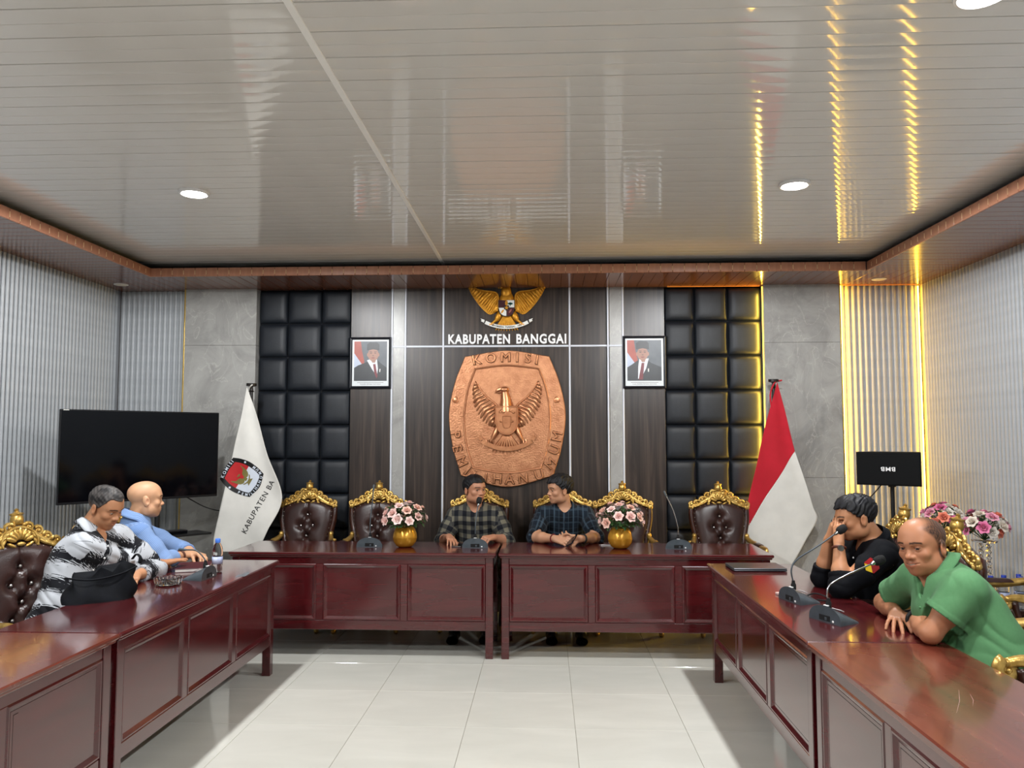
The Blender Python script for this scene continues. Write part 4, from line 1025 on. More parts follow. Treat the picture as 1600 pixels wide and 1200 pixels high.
c_p2 = chair('throne chair hidden behind the man in the navy plaid shirt', .145, 6.69, math.radians(0))
chair('empty throne chair behind the right pink flowers on the back table', .665, 6.64, math.radians(-1))
chair('rightmost empty throne chair behind the back table, beside the red and white flag', 1.495, 6.62, math.radians(-1))
chair('throne chair at the left picture edge, its gilded crest and buttoned leather in full view', -2.55, 3.96, math.radians(62))
chair('throne chair behind the bald man in light blue, gilded crest showing beside the patterned shirt', -2.64, 5.04, math.radians(80))
chair('throne chair of the man in black covering his face', 1.735, 4.64, math.radians(-90))
chair('empty throne chair whose gilded crest rises behind the head of the green-shirted man', 1.73, 4.05, math.radians(-90))
chair('throne chair of the man in green, only its gilded near arm in the picture', 1.925, 3.29, math.radians(-90)).scale = (1.12, 1.12, 1.12)
chair('empty throne chair by the right wall, gilded arm scroll towards the green shirt', 2.80, 4.82, math.radians(-92))

# ------------------------------------------------------------------ gooseneck microphones
m_micb = noise_mat('grey_mic_plastic', '3c4449', '4a5258', (20, 20, 20), .34, spec=.5)
m_mich = noise_mat('foam_black', '0a0a0b', '121213', (80, 80, 80), .85, bump=.5, bscale=500)
m_chrome = noise_mat('chrome', 'b0b2b4', 'c2c4c6', (9, 9, 9), .15, metal=1.0)
m_btn = noise_mat('mic_button_white', 'dcdcdc', 'e8e8e8', (9, 9, 9), .3)
m_blue, _, _ = base_mat('mic_ring_blue', '4060ff', .4, emis='5a78ff', estr=2.5)
def mic(label, loc, rz, neck, foam=True, ring=False, neck_mat=None):
    """Base wedge: tall arched end at -Y (audience side), sloping towards the speaker at +Y."""
    t = thing('desk_microphone', label, 'microphone', loc, rz, 'desk microphones')
    def fn(u, v):
        a = PI * u; wd = .098 - .022 * v; hg = .062 * (1 - v) ** .9 + .012
        return (-wd * math.cos(a), -.055 + .125 * v, hg * math.sin(a) ** .75)
    mb = MB().grid(fn, 20, 10); n = 21
    mb.f.append(tuple(range(n))[::-1]); mb.m.append(0); mb.f.append(tuple(10 * n + i for i in range(n))); mb.m.append(0)
    mb.f.append(tuple([0, n - 1] + [(k + 1) * n - 1 for k in range(1, 11)] + [k * n for k in range(10, 0, -1)])); mb.m.append(0)
    b_ = mb.build('base', m_micb, t, True, 50)
    MB().box((-.034, -.0565, .006), (.034, -.050, .032), .002).build('recess_panel', m_mich, b_)
    MB().box((.002, -.0585, .010), (.014, -.055, .024), .001).build('socket', m_micb, b_)
    MB().box((-.011, -.052, .069), (.011, -.034, .0755), .002).build('switch', m_btn, b_)
    MB().box((.045, -.0575, .006), (.056, -.0525, .016), .002).build('indicator', m_btn, b_)
    MB().box((-.028, .012, .046), (.028, .034, .050), .001, TR(0, 0, .0) @ TR(0, .022, .045) @ RX(-.42) @ TR(0, -.022, -.045)).build('label_plate', noise_mat('mic_label', 'b8b0b0', 'c8c0c0', (9, 9, 9), .5), b_)
    MB().lathe([(.013, .060), (.013, .085), (.009, .092), (.008, .105)], 12, TR(0, -.030, 0)).build('collar', m_mich, t, True, 40)
    P = spline([(0, -.030, .09)] + neck, 26)
    MB().tube(P, .0042, 8).build('gooseneck', neck_mat or m_micb, t, True)
    d = (P[-1] - P[-3]).normalized(); R = d.to_track_quat('Z', 'Y').to_matrix().to_4x4(); M = Matrix.Translation(P[-1]) @ R
    if foam:
        MB().lathe([(.006, -.012), (.009, -.004), (.009, .012)], 12, M).build('sleeve', m_chrome, t, True, 40)
        MB().lathe([(.010, .008), (.018, .014), (.0215, .026), (.0215, .046), (.017, .060), (.0, .066)], 16, M).build('windscreen', m_mich, t, True)
    else:
        MB().lathe([(.005, -.006), (.0075, .0), (.0075, .034), (.005, .040), (0, .041)], 12, M).build('capsule', m_blue if ring else m_micb, t, True, 40)
    return t
mic('desk microphone on the back table in front of the left chairs', (-1.34, 5.99, TOPZ), PI * 0, [(0, -.028, .20), (.012, -.02, .33), (.018, -.015, .43)], False)
mic('desk microphone on the back table in front of the man in checks', (-.535, 5.98, TOPZ), 0, [(0, -.028, .16), (.006, .0, .25), (.016, .03, .315)], True)
mic('desk microphone on the back table in front of the rightmost throne chair', (.985, 5.985, TOPZ), 0, [(0, -.028, .16), (-.03, -.015, .28), (-.078, 0, .39)], False, neck_mat=m_chrome)
mic('desk microphone on the left table between the ashtray and the water bottle', (-2.045, 4.60, TOPZ), math.radians(88), [(0.004, -.02, .115), (.005, .03, .16), (.005, .10, .165)], False)
mic('farther of the two desk microphones on the right table', (1.285, 4.10, TOPZ), math.radians(-74), [(0.0, -.040, .16), (.0, -.005, .21), (.02, .10, .275), (.03, .205, .340)], True)
mic('nearer of the two desk microphones on the right table', (1.305, 3.67, TOPZ), math.radians(-66), [(0, -.036, .13), (.0, -.015, .165), (.012, .06, .200), (.035, .205, .252)], True, neck_mat=m_chrome)
cb = MB().tube(spline([(1.33, 4.17, .756), (1.40, 4.21, .768), (1.45, 4.17, .757), (1.42, 4.09, .756), (1.37, 4.09, .760)], 24), .004, 6).build('microphone_cable', m_mich); tag(cb, 'short black cable looping beside the farther microphone on the right table', 'cable')
cb = MB().box((-.05, -.03, 0), (.05, .03, .012), .002).build('paper_packet', noise_mat('pink_paper', 'c9a8a0', 'd8bab2', (9, 9, 9), .6), None, loc=(1.27, 4.255, TOPZ + .0005), rot=(0, 0, .3)); tag(cb, 'small pale packet lying behind the farther microphone on the right table', 'packet')

# ------------------------------------------------------------------ flowers
m_leaf = noise_mat('leaf_green', '1d3a1c', '33552a', (30, 30, 30), .5)
m_stem = noise_mat('stem_green', '2a4420', '3a5628', (20, 20, 20), .6)
def rose_mesh(mat, r=1.0, seed=0):
    rr = random.Random(seed); mb = MB()
    for ring, (n, rad, tilt, sz, zz) in enumerate(((3, .16, .18, .48, .10), (4, .34, .42, .62, .02), (6, .56, .85, .74, -.10))):
        for k in range(n):
            a = 2 * PI * k / n + ring * .6 + rr.uniform(-.15, .15)
            def fn(u, v):
                x = (u - .5) * 2; wdt = sz * (math.sin(PI * (.12 + .80 * v)) ** .6); yy = x * wdt * .75
                cup = .30 * x * x; out = rad * .5 + math.sin(tilt) * v * sz * 1.15 + .18 * v ** 3 * (ring * .5) - cup * .5
                return (out, yy, zz + math.cos(tilt) * v * sz * 1.05 - .10 * (v ** 4) * ring)
            mb.grid(fn, 4, 4, SC(r) @ RZ(a))
    mb.ball((0, 0, .22 * r), (.16 * r, .16 * r, .24 * r), 6, 5)
    return mb.mesh('rose', mat, True)
def leaf(mb, p, d, L_, w_):
    d = Vector(d).normalized(); s_ = d.cross(Vector((0, 0, 1))); s_ = s_.normalized() if s_.length > .01 else Vector((1, 0, 0)); u_ = s_.cross(d); p = Vector(p)
    v = [p, p + d * L_ * .45 + s_ * w_ + u_ * w_ * .3, p + d * L_ + u_ * -w_ * .4, p + d * L_ * .45 - s_ * w_ + u_ * w_ * .3, p + d * L_ * .5]
    mb.add(v, [(0, 1, 4), (1, 2, 4), (2, 3, 4), (3, 0, 4)])
def bouquet(t, base, centre, rad, mats, n, rsize, seed, spread=1.0, nleaf=70, zsq=.8, low=-.1, drop=()):
    rr = random.Random(seed); base = Vector(base); centre = Vector(centre)
    meshes = [rose_mesh(m, rsize, seed + i) for i, m in enumerate(mats)]
    dirs = []; k = 0
    while len(dirs) < n and k < 4000:
        k += 1; z = rr.uniform(low, 1); a = rr.uniform(0, 2 * PI); q = math.sqrt(max(0, 1 - z * z)); d = Vector((q * math.cos(a), q * math.sin(a), z))
        if all((d - e).length > (1.75 / math.sqrt(n)) * 1.35 * (1 if k < 2500 else .6) for e in dirs): dirs.append(d)
    for i, d in enumerate(dirs):
        p = centre + Vector((d.x * rad * spread, d.y * rad * spread, d.z * rad * zsq)) * rr.uniform(.88, 1.05)
        o = link('rose', meshes[i % len(meshes)], t, p); dd = (d + Vector((0, 0, .25))).normalized(); o.rotation_euler = dd.to_track_quat('Z', 'Y').to_euler(); o.scale = [rr.uniform(.85, 1.12)] * 3
    st = MB(); lf = MB()
    for d in dirs:
        p = centre + Vector((d.x * rad * spread, d.y * rad * spread, d.z * rad * zsq)) * .9; m_ = (base + p) / 2 + Vector((d.x, d.y, .3)) * .02; st.tube([base, m_, p], .0022, 5)
    for k in range(nleaf):
        a = rr.uniform(0, 2 * PI); z = rr.uniform(-.55, .75); q = math.sqrt(1 - z * z); d = Vector((q * math.cos(a), q * math.sin(a), z))
        p = centre + Vector((d.x * spread, d.y * spread, d.z * zsq)) * rad * rr.uniform(.35, .95)
        leaf(lf, p, d + Vector((rr.uniform(-.5, .5), rr.uniform(-.5, .5), rr.uniform(-.3, .3))), rad * rr.uniform(.22, .36), rad * .085)
    tag(st.build('stems', m_stem, t), kind='stuff'); tag(lf.build('foliage', m_leaf, t), kind='stuff')
def pinks(name, c1, c2): return noise_mat(name, c1, c2, (14, 14, 14), .6, sheen=.2)
m_pk = [pinks('petal_blush', 'e2b8ae', 'eeccc4'), pinks('petal_pale_pink', 'ecccc4', 'f4dcd6'), pinks('petal_peach', 'e0b09e', 'ecc6b6')]
m_bowl = noise_mat('gold_bowl', 'c48c28', 'd09a34', (6, 6, 6), .24, metal=.45, spec=.6)
for i, (x, y, l) in enumerate(((-1.075, 5.97, 'gold bowl vase of pale pink flowers on the back table, left'), (.555, 5.965, 'gold bowl vase of pale pink flowers on the back table, right'))):
    t = thing('flower_vase', l, 'flower vase', (x, y, TOPZ), i * 2.1, 'gold flower vases on the back table')
    MB().lathe([(.045, 0), (.066, .012), (.086, .042), (.092, .070), (.0925, .0725), (.0905, .0745), (.092, .077), (.088, .105), (.074, .138), (.064, .150), (.060, .152), (.058, .146), (.070, .11), (.0, .10)], 32).build('bowl', m_bowl, t, True, 35)
    bouquet(t, (0, 0, .12), (0, 0, .222), .140, m_pk, 22, .037, 11 + i * 5, 1.22, 300, .80, -.20)
# tall crystal stands with mixed roses by the right wall
m_crys, nt, b = base_mat('crystal_glass', 'ffffff', .03, trans=1.0, ior=1.5)
m_mix = [pinks('petal_cream', 'd0c4b4', 'ded4c6'), pinks('petal_salmon', 'd06a50', 'e08468'), pinks('petal_hot_pink', 'c85a86', 'dc7aa2'), pinks('petal_cream_white', 'd4ccc0', 'e2dcd2'), pinks('petal_soft_pink', 'd488a0', 'e2a0b4')]
low = thing('side_table', 'low dark wooden side table with water bottles by the right wall', 'table', (3.03, 5.66, 0))
MB().box((-.30, -.38, .43), (.30, .38, .46), .006).build('tabletop', m_cwood, low); MB().box((-.27, -.35, .38), (.27, .35, .43), .004).build('apron', m_cwood, low)
lgm = MB().box((-.022, -.022, 0), (.022, .022, .40), .003).mesh('leg', m_cwood)
for sx in (-1, 1):
    for sy in (-1, 1): link('leg', lgm, low, (sx * .25, sy * .33, 0))
for i, (x, y, zz, l) in enumerate(((2.88, 5.86, -.030, 'tall crystal stand of mixed pink and cream roses, left one of the pair'), (2.975, 5.50, -.050, 'tall crystal stand of mixed pink and cream roses, right one of the pair'))):
    t = thing('crystal_flower_stand', l, 'flower stand', (x, y, .46), 0, 'crystal stands of mixed roses')
    MB().lathe([(.075, 0), (.075, .012), (.03, .02), (.02, .03)], 24).build('foot', m_crys, t, True, 40)
    for k in range(4):
        cx, cy = .032 * math.cos(PI / 2 * k + .4), .032 * math.sin(PI / 2 * k + .4); pr = [(.003, .022)]
        for j in range(11): zc = .045 + j * .038; pr += [(.006, zc - .016), (.0165, zc), (.006, zc + .016)]
        pr.append((.003, .462 + zz)); MB().lathe([(a, min(b_, .462 + zz)) for a, b_ in pr], 8, TR(cx, cy, 0)).build('crystal_strand', m_crys, t)
    MB().lathe([(.02, .455 + zz), (.075, .462 + zz), (.082, .474 + zz), (.06, .478 + zz), (.0, .478 + zz)], 24).build('dish', m_crys, t, True, 40)
    bouquet(t, (0, 0, .475 + zz), (0, 0, .565 + zz), .128, m_mix, 24, .041, 31 + i * 3, 1.05, 120, .78, -.35)

# ------------------------------------------------------------------ bottles, ashtray, notebook, laptop, bag, phone
m_pet, nt, b = base_mat('clear_plastic', 'f2f6fa', .06, trans=1.0, ior=1.12)
m_cap = noise_mat('blue_cap', '3f74d8', '4a80e2', (9, 9, 9), .4)
m_capd = noise_mat('dark_blue_cap', '1c3596', '2440a6', (9, 9, 9), .4)
m_lab = noise_mat('bottle_label', '9aa6cc', 'c8d0e6', (40, 40, 12), .5)
def bottle(label, loc, capm, h=.205, group=None):
    t = thing('water_bottle', label, 'bottle', loc, random.uniform(0, 6), group)
    pr = [(.024, .0), (.030, .006)]
    for k in range(6): z = .018 + k * .014; pr += [(.0305, z), (.0285, z + .007)]
    pr += [(.031, .108), (.031, .135), (.027, .155), (.018, .172), (.0125, .180), (.0125, .19)]
    MB().lathe([(r, z * h / .205) for r, z in pr], 20).build('body', m_pet, t, True, 45)
    MB().lathe([(.0315, .052), (.0315, .096)], 20, SC(1, 1, h / .205)).build('label', m_lab, t, True)
    MB().lathe([(.0145, .180), (.0158, .183), (.0158, .202), (.014, .205), (0, .205)], 18, SC(1, 1, h / .205)).build('cap', capm, t, True, 40)
    return t
bottle('clear plastic water bottle with light blue cap on the left table', (-2.035, 4.815, TOPZ), m_cap)
for i, (x, y) in enumerate(((2.93, 5.36), (3.03, 5.39), (3.11, 5.34), (2.86, 5.47), (3.15, 5.43), (3.22, 5.37))):
    bottle(('water bottle with dark blue cap on the side table, first of the front row', 'water bottle with dark blue cap on the low side table, third of the front row', 'water bottle with dark blue cap on the side table, in front near the wall', 'water bottle with dark blue cap on the low side table, nearest the green shirt', 'water bottle with dark blue cap on the low side table, behind the front row', 'water bottle with dark blue cap on the low side table, closest to the right wall')[i], (x, y, .46), m_capd, .21, 'water bottles on the side table')
m_glass, nt, b = base_mat('ashtray_glass', 'f4f8f6', .04, trans=1.0, ior=1.5)
t = thing('glass_ashtray', 'round cut-glass ashtray on the left table beside the black bag', 'ashtray', (-2.140, 4.40, TOPZ))
mb = MB(); NA = 40
prof = [(.060, 0), (.066, .004), (.074, .034), (.073, .040), (.066, .040), (.060, .014), (.02, .010), (0, .010)]
v = []; f = []
for i, (r, z) in enumerate(prof):
    for j in range(NA):
        a = 2 * PI * j / NA; fl = 1 + (.035 if j % 2 else -.02) * (1 if i in (1, 2, 3) else 0); dz = (.004 if (j // 2) % 2 and i in (3, 4) else 0)
        v.append((max(r, 1e-4) * fl * math.cos(a), max(r, 1e-4) * fl * math.sin(a), z + dz))
for i in range(len(prof) - 1):
    for j in range(NA): f.append((i * NA + j, i * NA + (j + 1) % NA, (i + 1) * NA + (j + 1) % NA, (i + 1) * NA + j))
f.append(tuple(range(NA - 1, -1, -1))); mb.add(v, f); mb.build('dish', m_glass, t)
m_pages = noise_mat('page_white', 'd8d6d0', 'e4e2dc', (4, 4, 200), .7); m_cover = noise_mat('maroon_cover', '3c1018', '48141c', (9, 9, 9), .5)
t = thing('notebook', 'white-paged notebook with maroon cover under the patterned man\'s hand', 'notebook', (-2.235, 4.93, TOPZ), math.radians(20))
MB().box((-.10, -.135, .0), (.10, .135, .003), .001).build('back_cover', m_cover, t); MB().box((-.096, -.131, .003), (.098, .131, .020), .001).build('pages', m_pages, t); MB().box((-.10, -.135, .020), (.10, .135, .023), .001).build('front_cover', m_cover, t)
m_lapt = noise_mat('laptop_grey', '3a3d42', '46494e', (9, 9, 9), .3, metal=.4)
t = thing('laptop', 'closed dark grey laptop at the far end of the right table', 'laptop', (1.325, 5.08, TOPZ), math.radians(1))
MB().box((-.165, -.115, .002), (.165, .115, .012), .004).build('base', m_lapt, t); MB().box((-.165, -.115, .0135), (.165, .115, .021), .004).build('lid', m_lapt, t); MB().box((-.12, .108, .006), (.12, .117, .016), .002).build('hinge', m_mich, t)
for sx in (-1, 1):
    for sy in (-1, 1): MB().lathe([(.008, 0), (.008, .003)], 8, TR(sx * .14, sy * .095, 0)).build('foot', m_mich, t)
m_bag = noise_mat('black_bag_cloth', '07090d', '0c0f16', (30, 30, 30), .75, bump=.3, bscale=300, spec=.2)
t = thing('black_bag', 'soft black cloth bag slumped on the left table in front of the patterned shirt', 'bag', (-2.30, 3.98, TOPZ), math.radians(40))
def bagf(u, v):
    a = 2 * PI * u; k = v
    L_ = .165 * (1 - .22 * k ** 2); D_ = .085 * (1 - .75 * k ** 1.3) + .008
    x = L_ * math.copysign(abs(math.cos(a)) ** .7, math.cos(a)); y = D_ * math.copysign(abs(math.sin(a)) ** .7, math.sin(a))
    top = .125 + .060 * (x + .185) / .37 - .02 * math.sin(6 * x * 9)
    z = top * k + .0
    y += .018 * math.sin(17 * x + 4 * k) * k + .010 * math.sin(31 * x) * k; x += .012 * math.sin(8 * k + 3 * a)
    return (x + .03 * k, y, max(0.0, z))
mb = MB().grid(bagf, 48, 14, closed_u=True); mb.f.append(tuple(range(47, -1, -1))); mb.m.append(0); mb.f.append(tuple(14 * 48 + j for j in range(48))); mb.m.append(0); mb.build('bag_body', m_bag, t, True, 60)
MB().tube(spline([(.16, .02, .19), (.175, .0, .215), (.19, -.02, .20), (.185, -.03, .17)], 10), .012, 6, flat=.35).build('strap_loop', m_bag, t, True)
MB().tube(spline([(-.16, -.03, .13), (-.05, -.075, .115), (.08, -.07, .13), (.17, -.045, .16)], 16), .005, 5).build('flap_edge', m_bag, t, True)
m_phone = noise_mat('phone_black', '101118', '181a22', (9, 9, 9), .2); m_ph2, _, _ = base_mat('phone_glass', '0c0d14', .06)
t = thing('mobile_phone', 'mobile phone under the checked-shirt man\'s hand on the back table', 'phone', (-.672, 6.04, TOPZ), math.radians(-8)); MB().box((-.038, -.075, 0), (.038, .075, .009), .003).build('case', m_chrome, t); MB().box((-.035, -.071, .0088), (.035, .071, .0098), .0005).build('screen', m_ph2, t)
t = thing('pen', 'pale thin pen lying on the back table beside the right flower vase', 'pen', (.47, 6.10, TOPZ + .004), math.radians(80)); MB().tube([(0, -.055, 0), (0, .05, 0)], .004, 8).build('barrel', m_btn, t); MB().tube([(0, .05, 0), (0, .064, 0)], [.004, .001], 8).build('tip', m_chrome, t)
# ------------------------------------------------------------------ people: smooth implicit bodies turned into one mesh each
class SDF:
    """List of rounded primitives joined by smooth unions; each primitive keeps a bounding sphere so that far points are skipped."""
    def __init__(s): s.p = []
    def cone(s, a, b, ra, rb, k=.02, op='u'):
        a = np.array(a, float); b = np.array(b, float); c = (a + b) / 2
        s.p.append(('c', (a, b, ra, rb), k, op, c, np.linalg.norm(b - a) / 2 + max(ra, rb))); return s
    def ell(s, c, r, k=.02, op='u', R=None):
        c = np.array(c, float); r = np.array(r, float); s.p.append(('e', (c, r, np.eye(3) if R is None else np.array(R)), k, op, c, r.max())); return s
    def plane(s, pt, n, k=.004):
        """keep what lies behind the plane"""
        s.p.append(('p', (np.array(pt, float), np.array(n, float) / np.linalg.norm(n)), k, 'i', None, None)); return s
    def prim(s, t, a, P):
        if t == 'c':
            A, B, ra, rb = a; ba = B - A; L2 = ba @ ba + 1e-12; h = np.clip((P - A) @ ba / L2, 0, 1)
            return np.linalg.norm(P - A - h[:, None] * ba, axis=1) - (ra + (rb - ra) * h)
        if t == 'e':
            C, r, R = a; q = (P - C) @ R; k0 = np.linalg.norm(q / r, axis=1); k1 = np.linalg.norm(q / (r * r), axis=1) + 1e-9
            return k0 * (k0 - 1) / k1
        if t == 'p': return (P - a[0]) @ a[1]
        return a(P)
    def __call__(s, P, cull=True):
        d = np.full(len(P), 1.0)
        for t, a, k, op, c, rad in s.p:
            if t == 'f':
                d = a(P, d); continue
            if cull and c is not None:
                m = np.nonzero(((P - c) ** 2).sum(1) < (rad + k + .035) ** 2)[0]
                if len(m) == 0: continue
                Q = P[m]; e = s.prim(t, a, Q); o = d[m]
            else: m = slice(None); e = s.prim(t, a, P); o = d
            if op == 'u': h = np.clip(.5 + .5 * (o - e) / k, 0, 1); r = o + (e - o) * h - k * h * (1 - h)
            elif op == 's': e = -e; h = np.clip(.5 - .5 * (o - e) / k, 0, 1); r = o + (e - o) * h + k * h * (1 - h)
            else: h = np.clip(.5 - .5 * (o - e) / k, 0, 1); r = o + (e - o) * h + k * h * (1 - h)
            d[m] = r
        return d
    def func(s, fn): s.p.append(('f', fn, 0, 'f', None, None)); return s
def polygonise(f, lo, hi, h, newton=1):
    lo = np.array(lo, float); hi = np.array(hi, float); B = 8
    nb = np.ceil((hi - lo) / (h * B)).astype(int) + 1; n = nb * B
    cx = [lo[i] + (np.arange(nb[i]) * B + (B - 1) / 2) * h for i in range(3)]
    G = np.stack(np.meshgrid(*cx, indexing='ij'), -1).reshape(-1, 3)
    dc = f(G, False); V = np.repeat(np.repeat(np.repeat(np.where(dc < 0, -1., 1.).reshape(nb).astype(np.float32), B, 0), B, 1), B, 2)
    act = np.nonzero(np.abs(dc) < h * B * .95 + .012)[0]
    bi = np.stack(np.unravel_index(act, nb), 1) * B
    loc = np.stack(np.meshgrid(*[np.arange(B)] * 3, indexing='ij'), -1).reshape(-1, 3)
    for c0 in range(0, len(bi), 700):
        I = (bi[c0:c0 + 700, None, :] + loc[None]).reshape(-1, 3)
        V[I[:, 0], I[:, 1], I[:, 2]] = f(lo + I * h)
    ins = V < 0
    s = ins[:-1, :-1, :-1].astype(np.int8)
    cnt = np.zeros(tuple(np.array(V.shape) - 1), np.int8)
    for dx in (0, 1):
        for dy in (0, 1):
            for dz in (0, 1): cnt += ins[dx:dx + cnt.shape[0], dy:dy + cnt.shape[1], dz:dz + cnt.shape[2]]
    cells = np.stack(np.nonzero((cnt > 0) & (cnt < 8)), 1)
    idx = np.full(cnt.shape, -1, np.int32); idx[cells[:, 0], cells[:, 1], cells[:, 2]] = np.arange(len(cells))
    acc = np.zeros((len(cells), 3)); na = np.zeros(len(cells))
    co = np.array([(x, y, z) for x in (0, 1) for y in (0, 1) for z in (0, 1)])
    val = np.stack([V[cells[:, 0] + c[0], cells[:, 1] + c[1], cells[:, 2] + c[2]] for c in co], 1)
    for a in range(8):
        for b in range(a + 1, 8):
            if np.abs(co[a] - co[b]).sum() != 1: continue
            va, vb = val[:, a], val[:, b]; m = (va < 0) != (vb < 0)
            t = np.where(m, va / np.where(m, va - vb, 1), 0)
            acc += np.where(m[:, None], co[a] + t[:, None] * (co[b] - co[a]), 0); na += m
    X = lo + (cells + acc / na[:, None]) * h
    quads = []
    for ax in range(3):
        o1, o2 = [(1, 2), (2, 0), (0, 1)][ax]
        sl0 = [slice(1, -1)] * 3; sl1 = [slice(1, -1)] * 3; sl0[ax] = slice(0, -1); sl1[ax] = slice(1, None)
        e0 = ins[tuple(sl0)]; e1 = ins[tuple(sl1)]
        E = np.stack(np.nonzero(e0 != e1), 1)
        fl = e0[E[:, 0], E[:, 1], E[:, 2]]
        off = np.ones(3, int); off[ax] = 0; C = E + off
        q = []
        for (u, v) in ((0, 0), (1, 0), (1, 1), (0, 1)):
            D = C.copy(); D[:, o1] -= u; D[:, o2] -= v; q.append(idx[D[:, 0], D[:, 1], D[:, 2]])
        q = np.stack(q, 1); q[fl] = q[fl] ; q2 = q.copy(); q2[~fl] = q[~fl][:, ::-1]
        quads.append(q2)
    Q = np.concatenate(quads); Q = Q[(Q >= 0).all(1)]
    for _ in range(newton):
        e = h * .3; d0 = f(X); g = np.stack([f(X + np.eye(3)[i] * e) - d0 for i in range(3)], 1) / e
        gn = (g * g).sum(1); X = X - np.clip(np.where(gn > .05, d0 / np.maximum(gn, .05), 0), -h, h)[:, None] * g
    return X, Q
def np_mesh(name, X, Q, mat, tint=None, puv=None):
    me = bpy.data.meshes.new(name); me.vertices.add(len(X)); me.vertices.foreach_set('co', np.asarray(X, np.float32).ravel())
    me.loops.add(len(Q) * 4); me.loops.foreach_set('vertex_index', Q.astype(np.int32).ravel())
    me.polygons.add(len(Q)); me.polygons.foreach_set('loop_start', np.arange(0, len(Q) * 4, 4, dtype=np.int32)); me.polygons.foreach_set('loop_total', np.full(len(Q), 4, np.int32))
    me.polygons.foreach_set('use_smooth', np.ones(len(Q), bool))
    me.update(calc_edges=True); me.validate(); me.materials.append(mat)
    if tint is not None:
        a = me.attributes.new('tint', 'FLOAT_COLOR', 'POINT'); a.data.foreach_set('color', np.concatenate([tint, np.ones((len(X), 1))], 1).astype(np.float32).ravel())
    if puv is not None:
        a = me.attributes.new('puv', 'FLOAT_VECTOR', 'POINT'); a.data.foreach_set('vector', np.asarray(puv, np.float32).ravel())
    return me
A_ = np.array
def nrm(v): v = A_(v, float); return v / (np.linalg.norm(v) + 1e-12)
def head_frame(fwd, roll=0.0):
    f = nrm(fwd); r = nrm(np.cross(f, (0, 0, 1))); u = np.cross(r, f)
    if roll: r, u = r * math.cos(roll) + u * math.sin(roll), u * math.cos(roll) - r * math.sin(roll)
    return np.stack([r, f, u], 1)      # columns: right, forward, up
def add_head(S_, c, R, s=1.0, wide=1.0, smile=0.0, jaw=1.0):
    def W(p): return c + R @ (A_(p, float) * A_([wide, 1, 1]) * s)
    def E(p, r, k, op='u', rot=None):
        S_.ell(W(p), A_(r, float) * A_([wide, 1, 1]) * s, k * s, op, R if rot is None else R @ rot)
    def Cn(p, q, ra, rb, k, op='u'): S_.cone(W(p), W(q), ra * s, rb * s, k * s, op)
    E((0, -.018, .036), (.0765, .098, .080), .02); E((0, .028, -.025), (.0640, .066, .088), .03)
    E((0, .030, -.075), (.0530 * jaw, .056, .042), .03); E((0, .072, -.101), (.024, .018, .018), .025)
    for sx in (-1, 1):
        E((sx * .047 * jaw, .005, -.070), (.018, .030, .030), .03)
        E((sx * .043, .064, -.026), (.023, .020, .019), .022)
        Cn((sx * .012, .090, .020), (sx * .046, .073, .022), .0095, .008, .018)
    E((0, .022, .046), (.0655, .0705, .060), .04)
    for sx in (-1, 1): E((sx * .0325, .096, -.001), (.0190, .017, .0105), .012, 's')
    Cn((0, .084, .010), (0, .103, -.030), .0085, .0115, .014); E((0, .1075, -.0335), (.0125, .0125, .0105), .010)
    for sx in (-1, 1): E((sx * .0145, .0965, -.0365), (.0090, .0110, .0085), .007); E((sx * .007, .106, -.0435), (.0042, .005, .004), .004, 's')
    w_ = .024 + smile * .006; up_ = smile * .006
    E((0, .082, -.066), (.030, .016, .020), .02)
    for sx in (-1, 1):
        Cn((0, .0975, -.0615), (sx * w_, .0835, -.0665 + up_), .0062, .0030, .006); Cn((0, .0960, -.0735), (sx * w_ * .85, .084, -.0695 + up_ * .8), .0070, .0032, .006)
        Cn((0, .1045, -.0675), (sx * w_ * 1.1, .088, -.0680 + up_), .0022, .0016, .003, 's')
        # eyeball with its lids and a narrow opening
        E((sx * .0325, .0775, -.001), (.0150, .0150, .0135), .006); E((sx * .0325, .0935, -.0015), (.0132, .0100, .0034), .003, 's')
        E((sx * .0825, -.008, -.012), (.0100, .0225, .0350), .006, rot=np.array(Matrix.Rotation(sx * -.35, 3, 'Z')) @ np.array(Matrix.Rotation(.2, 3, 'X')))
        E((sx * .0955, .0, -.010), (.0080, .0115, .0185), .005, 's')
    return W
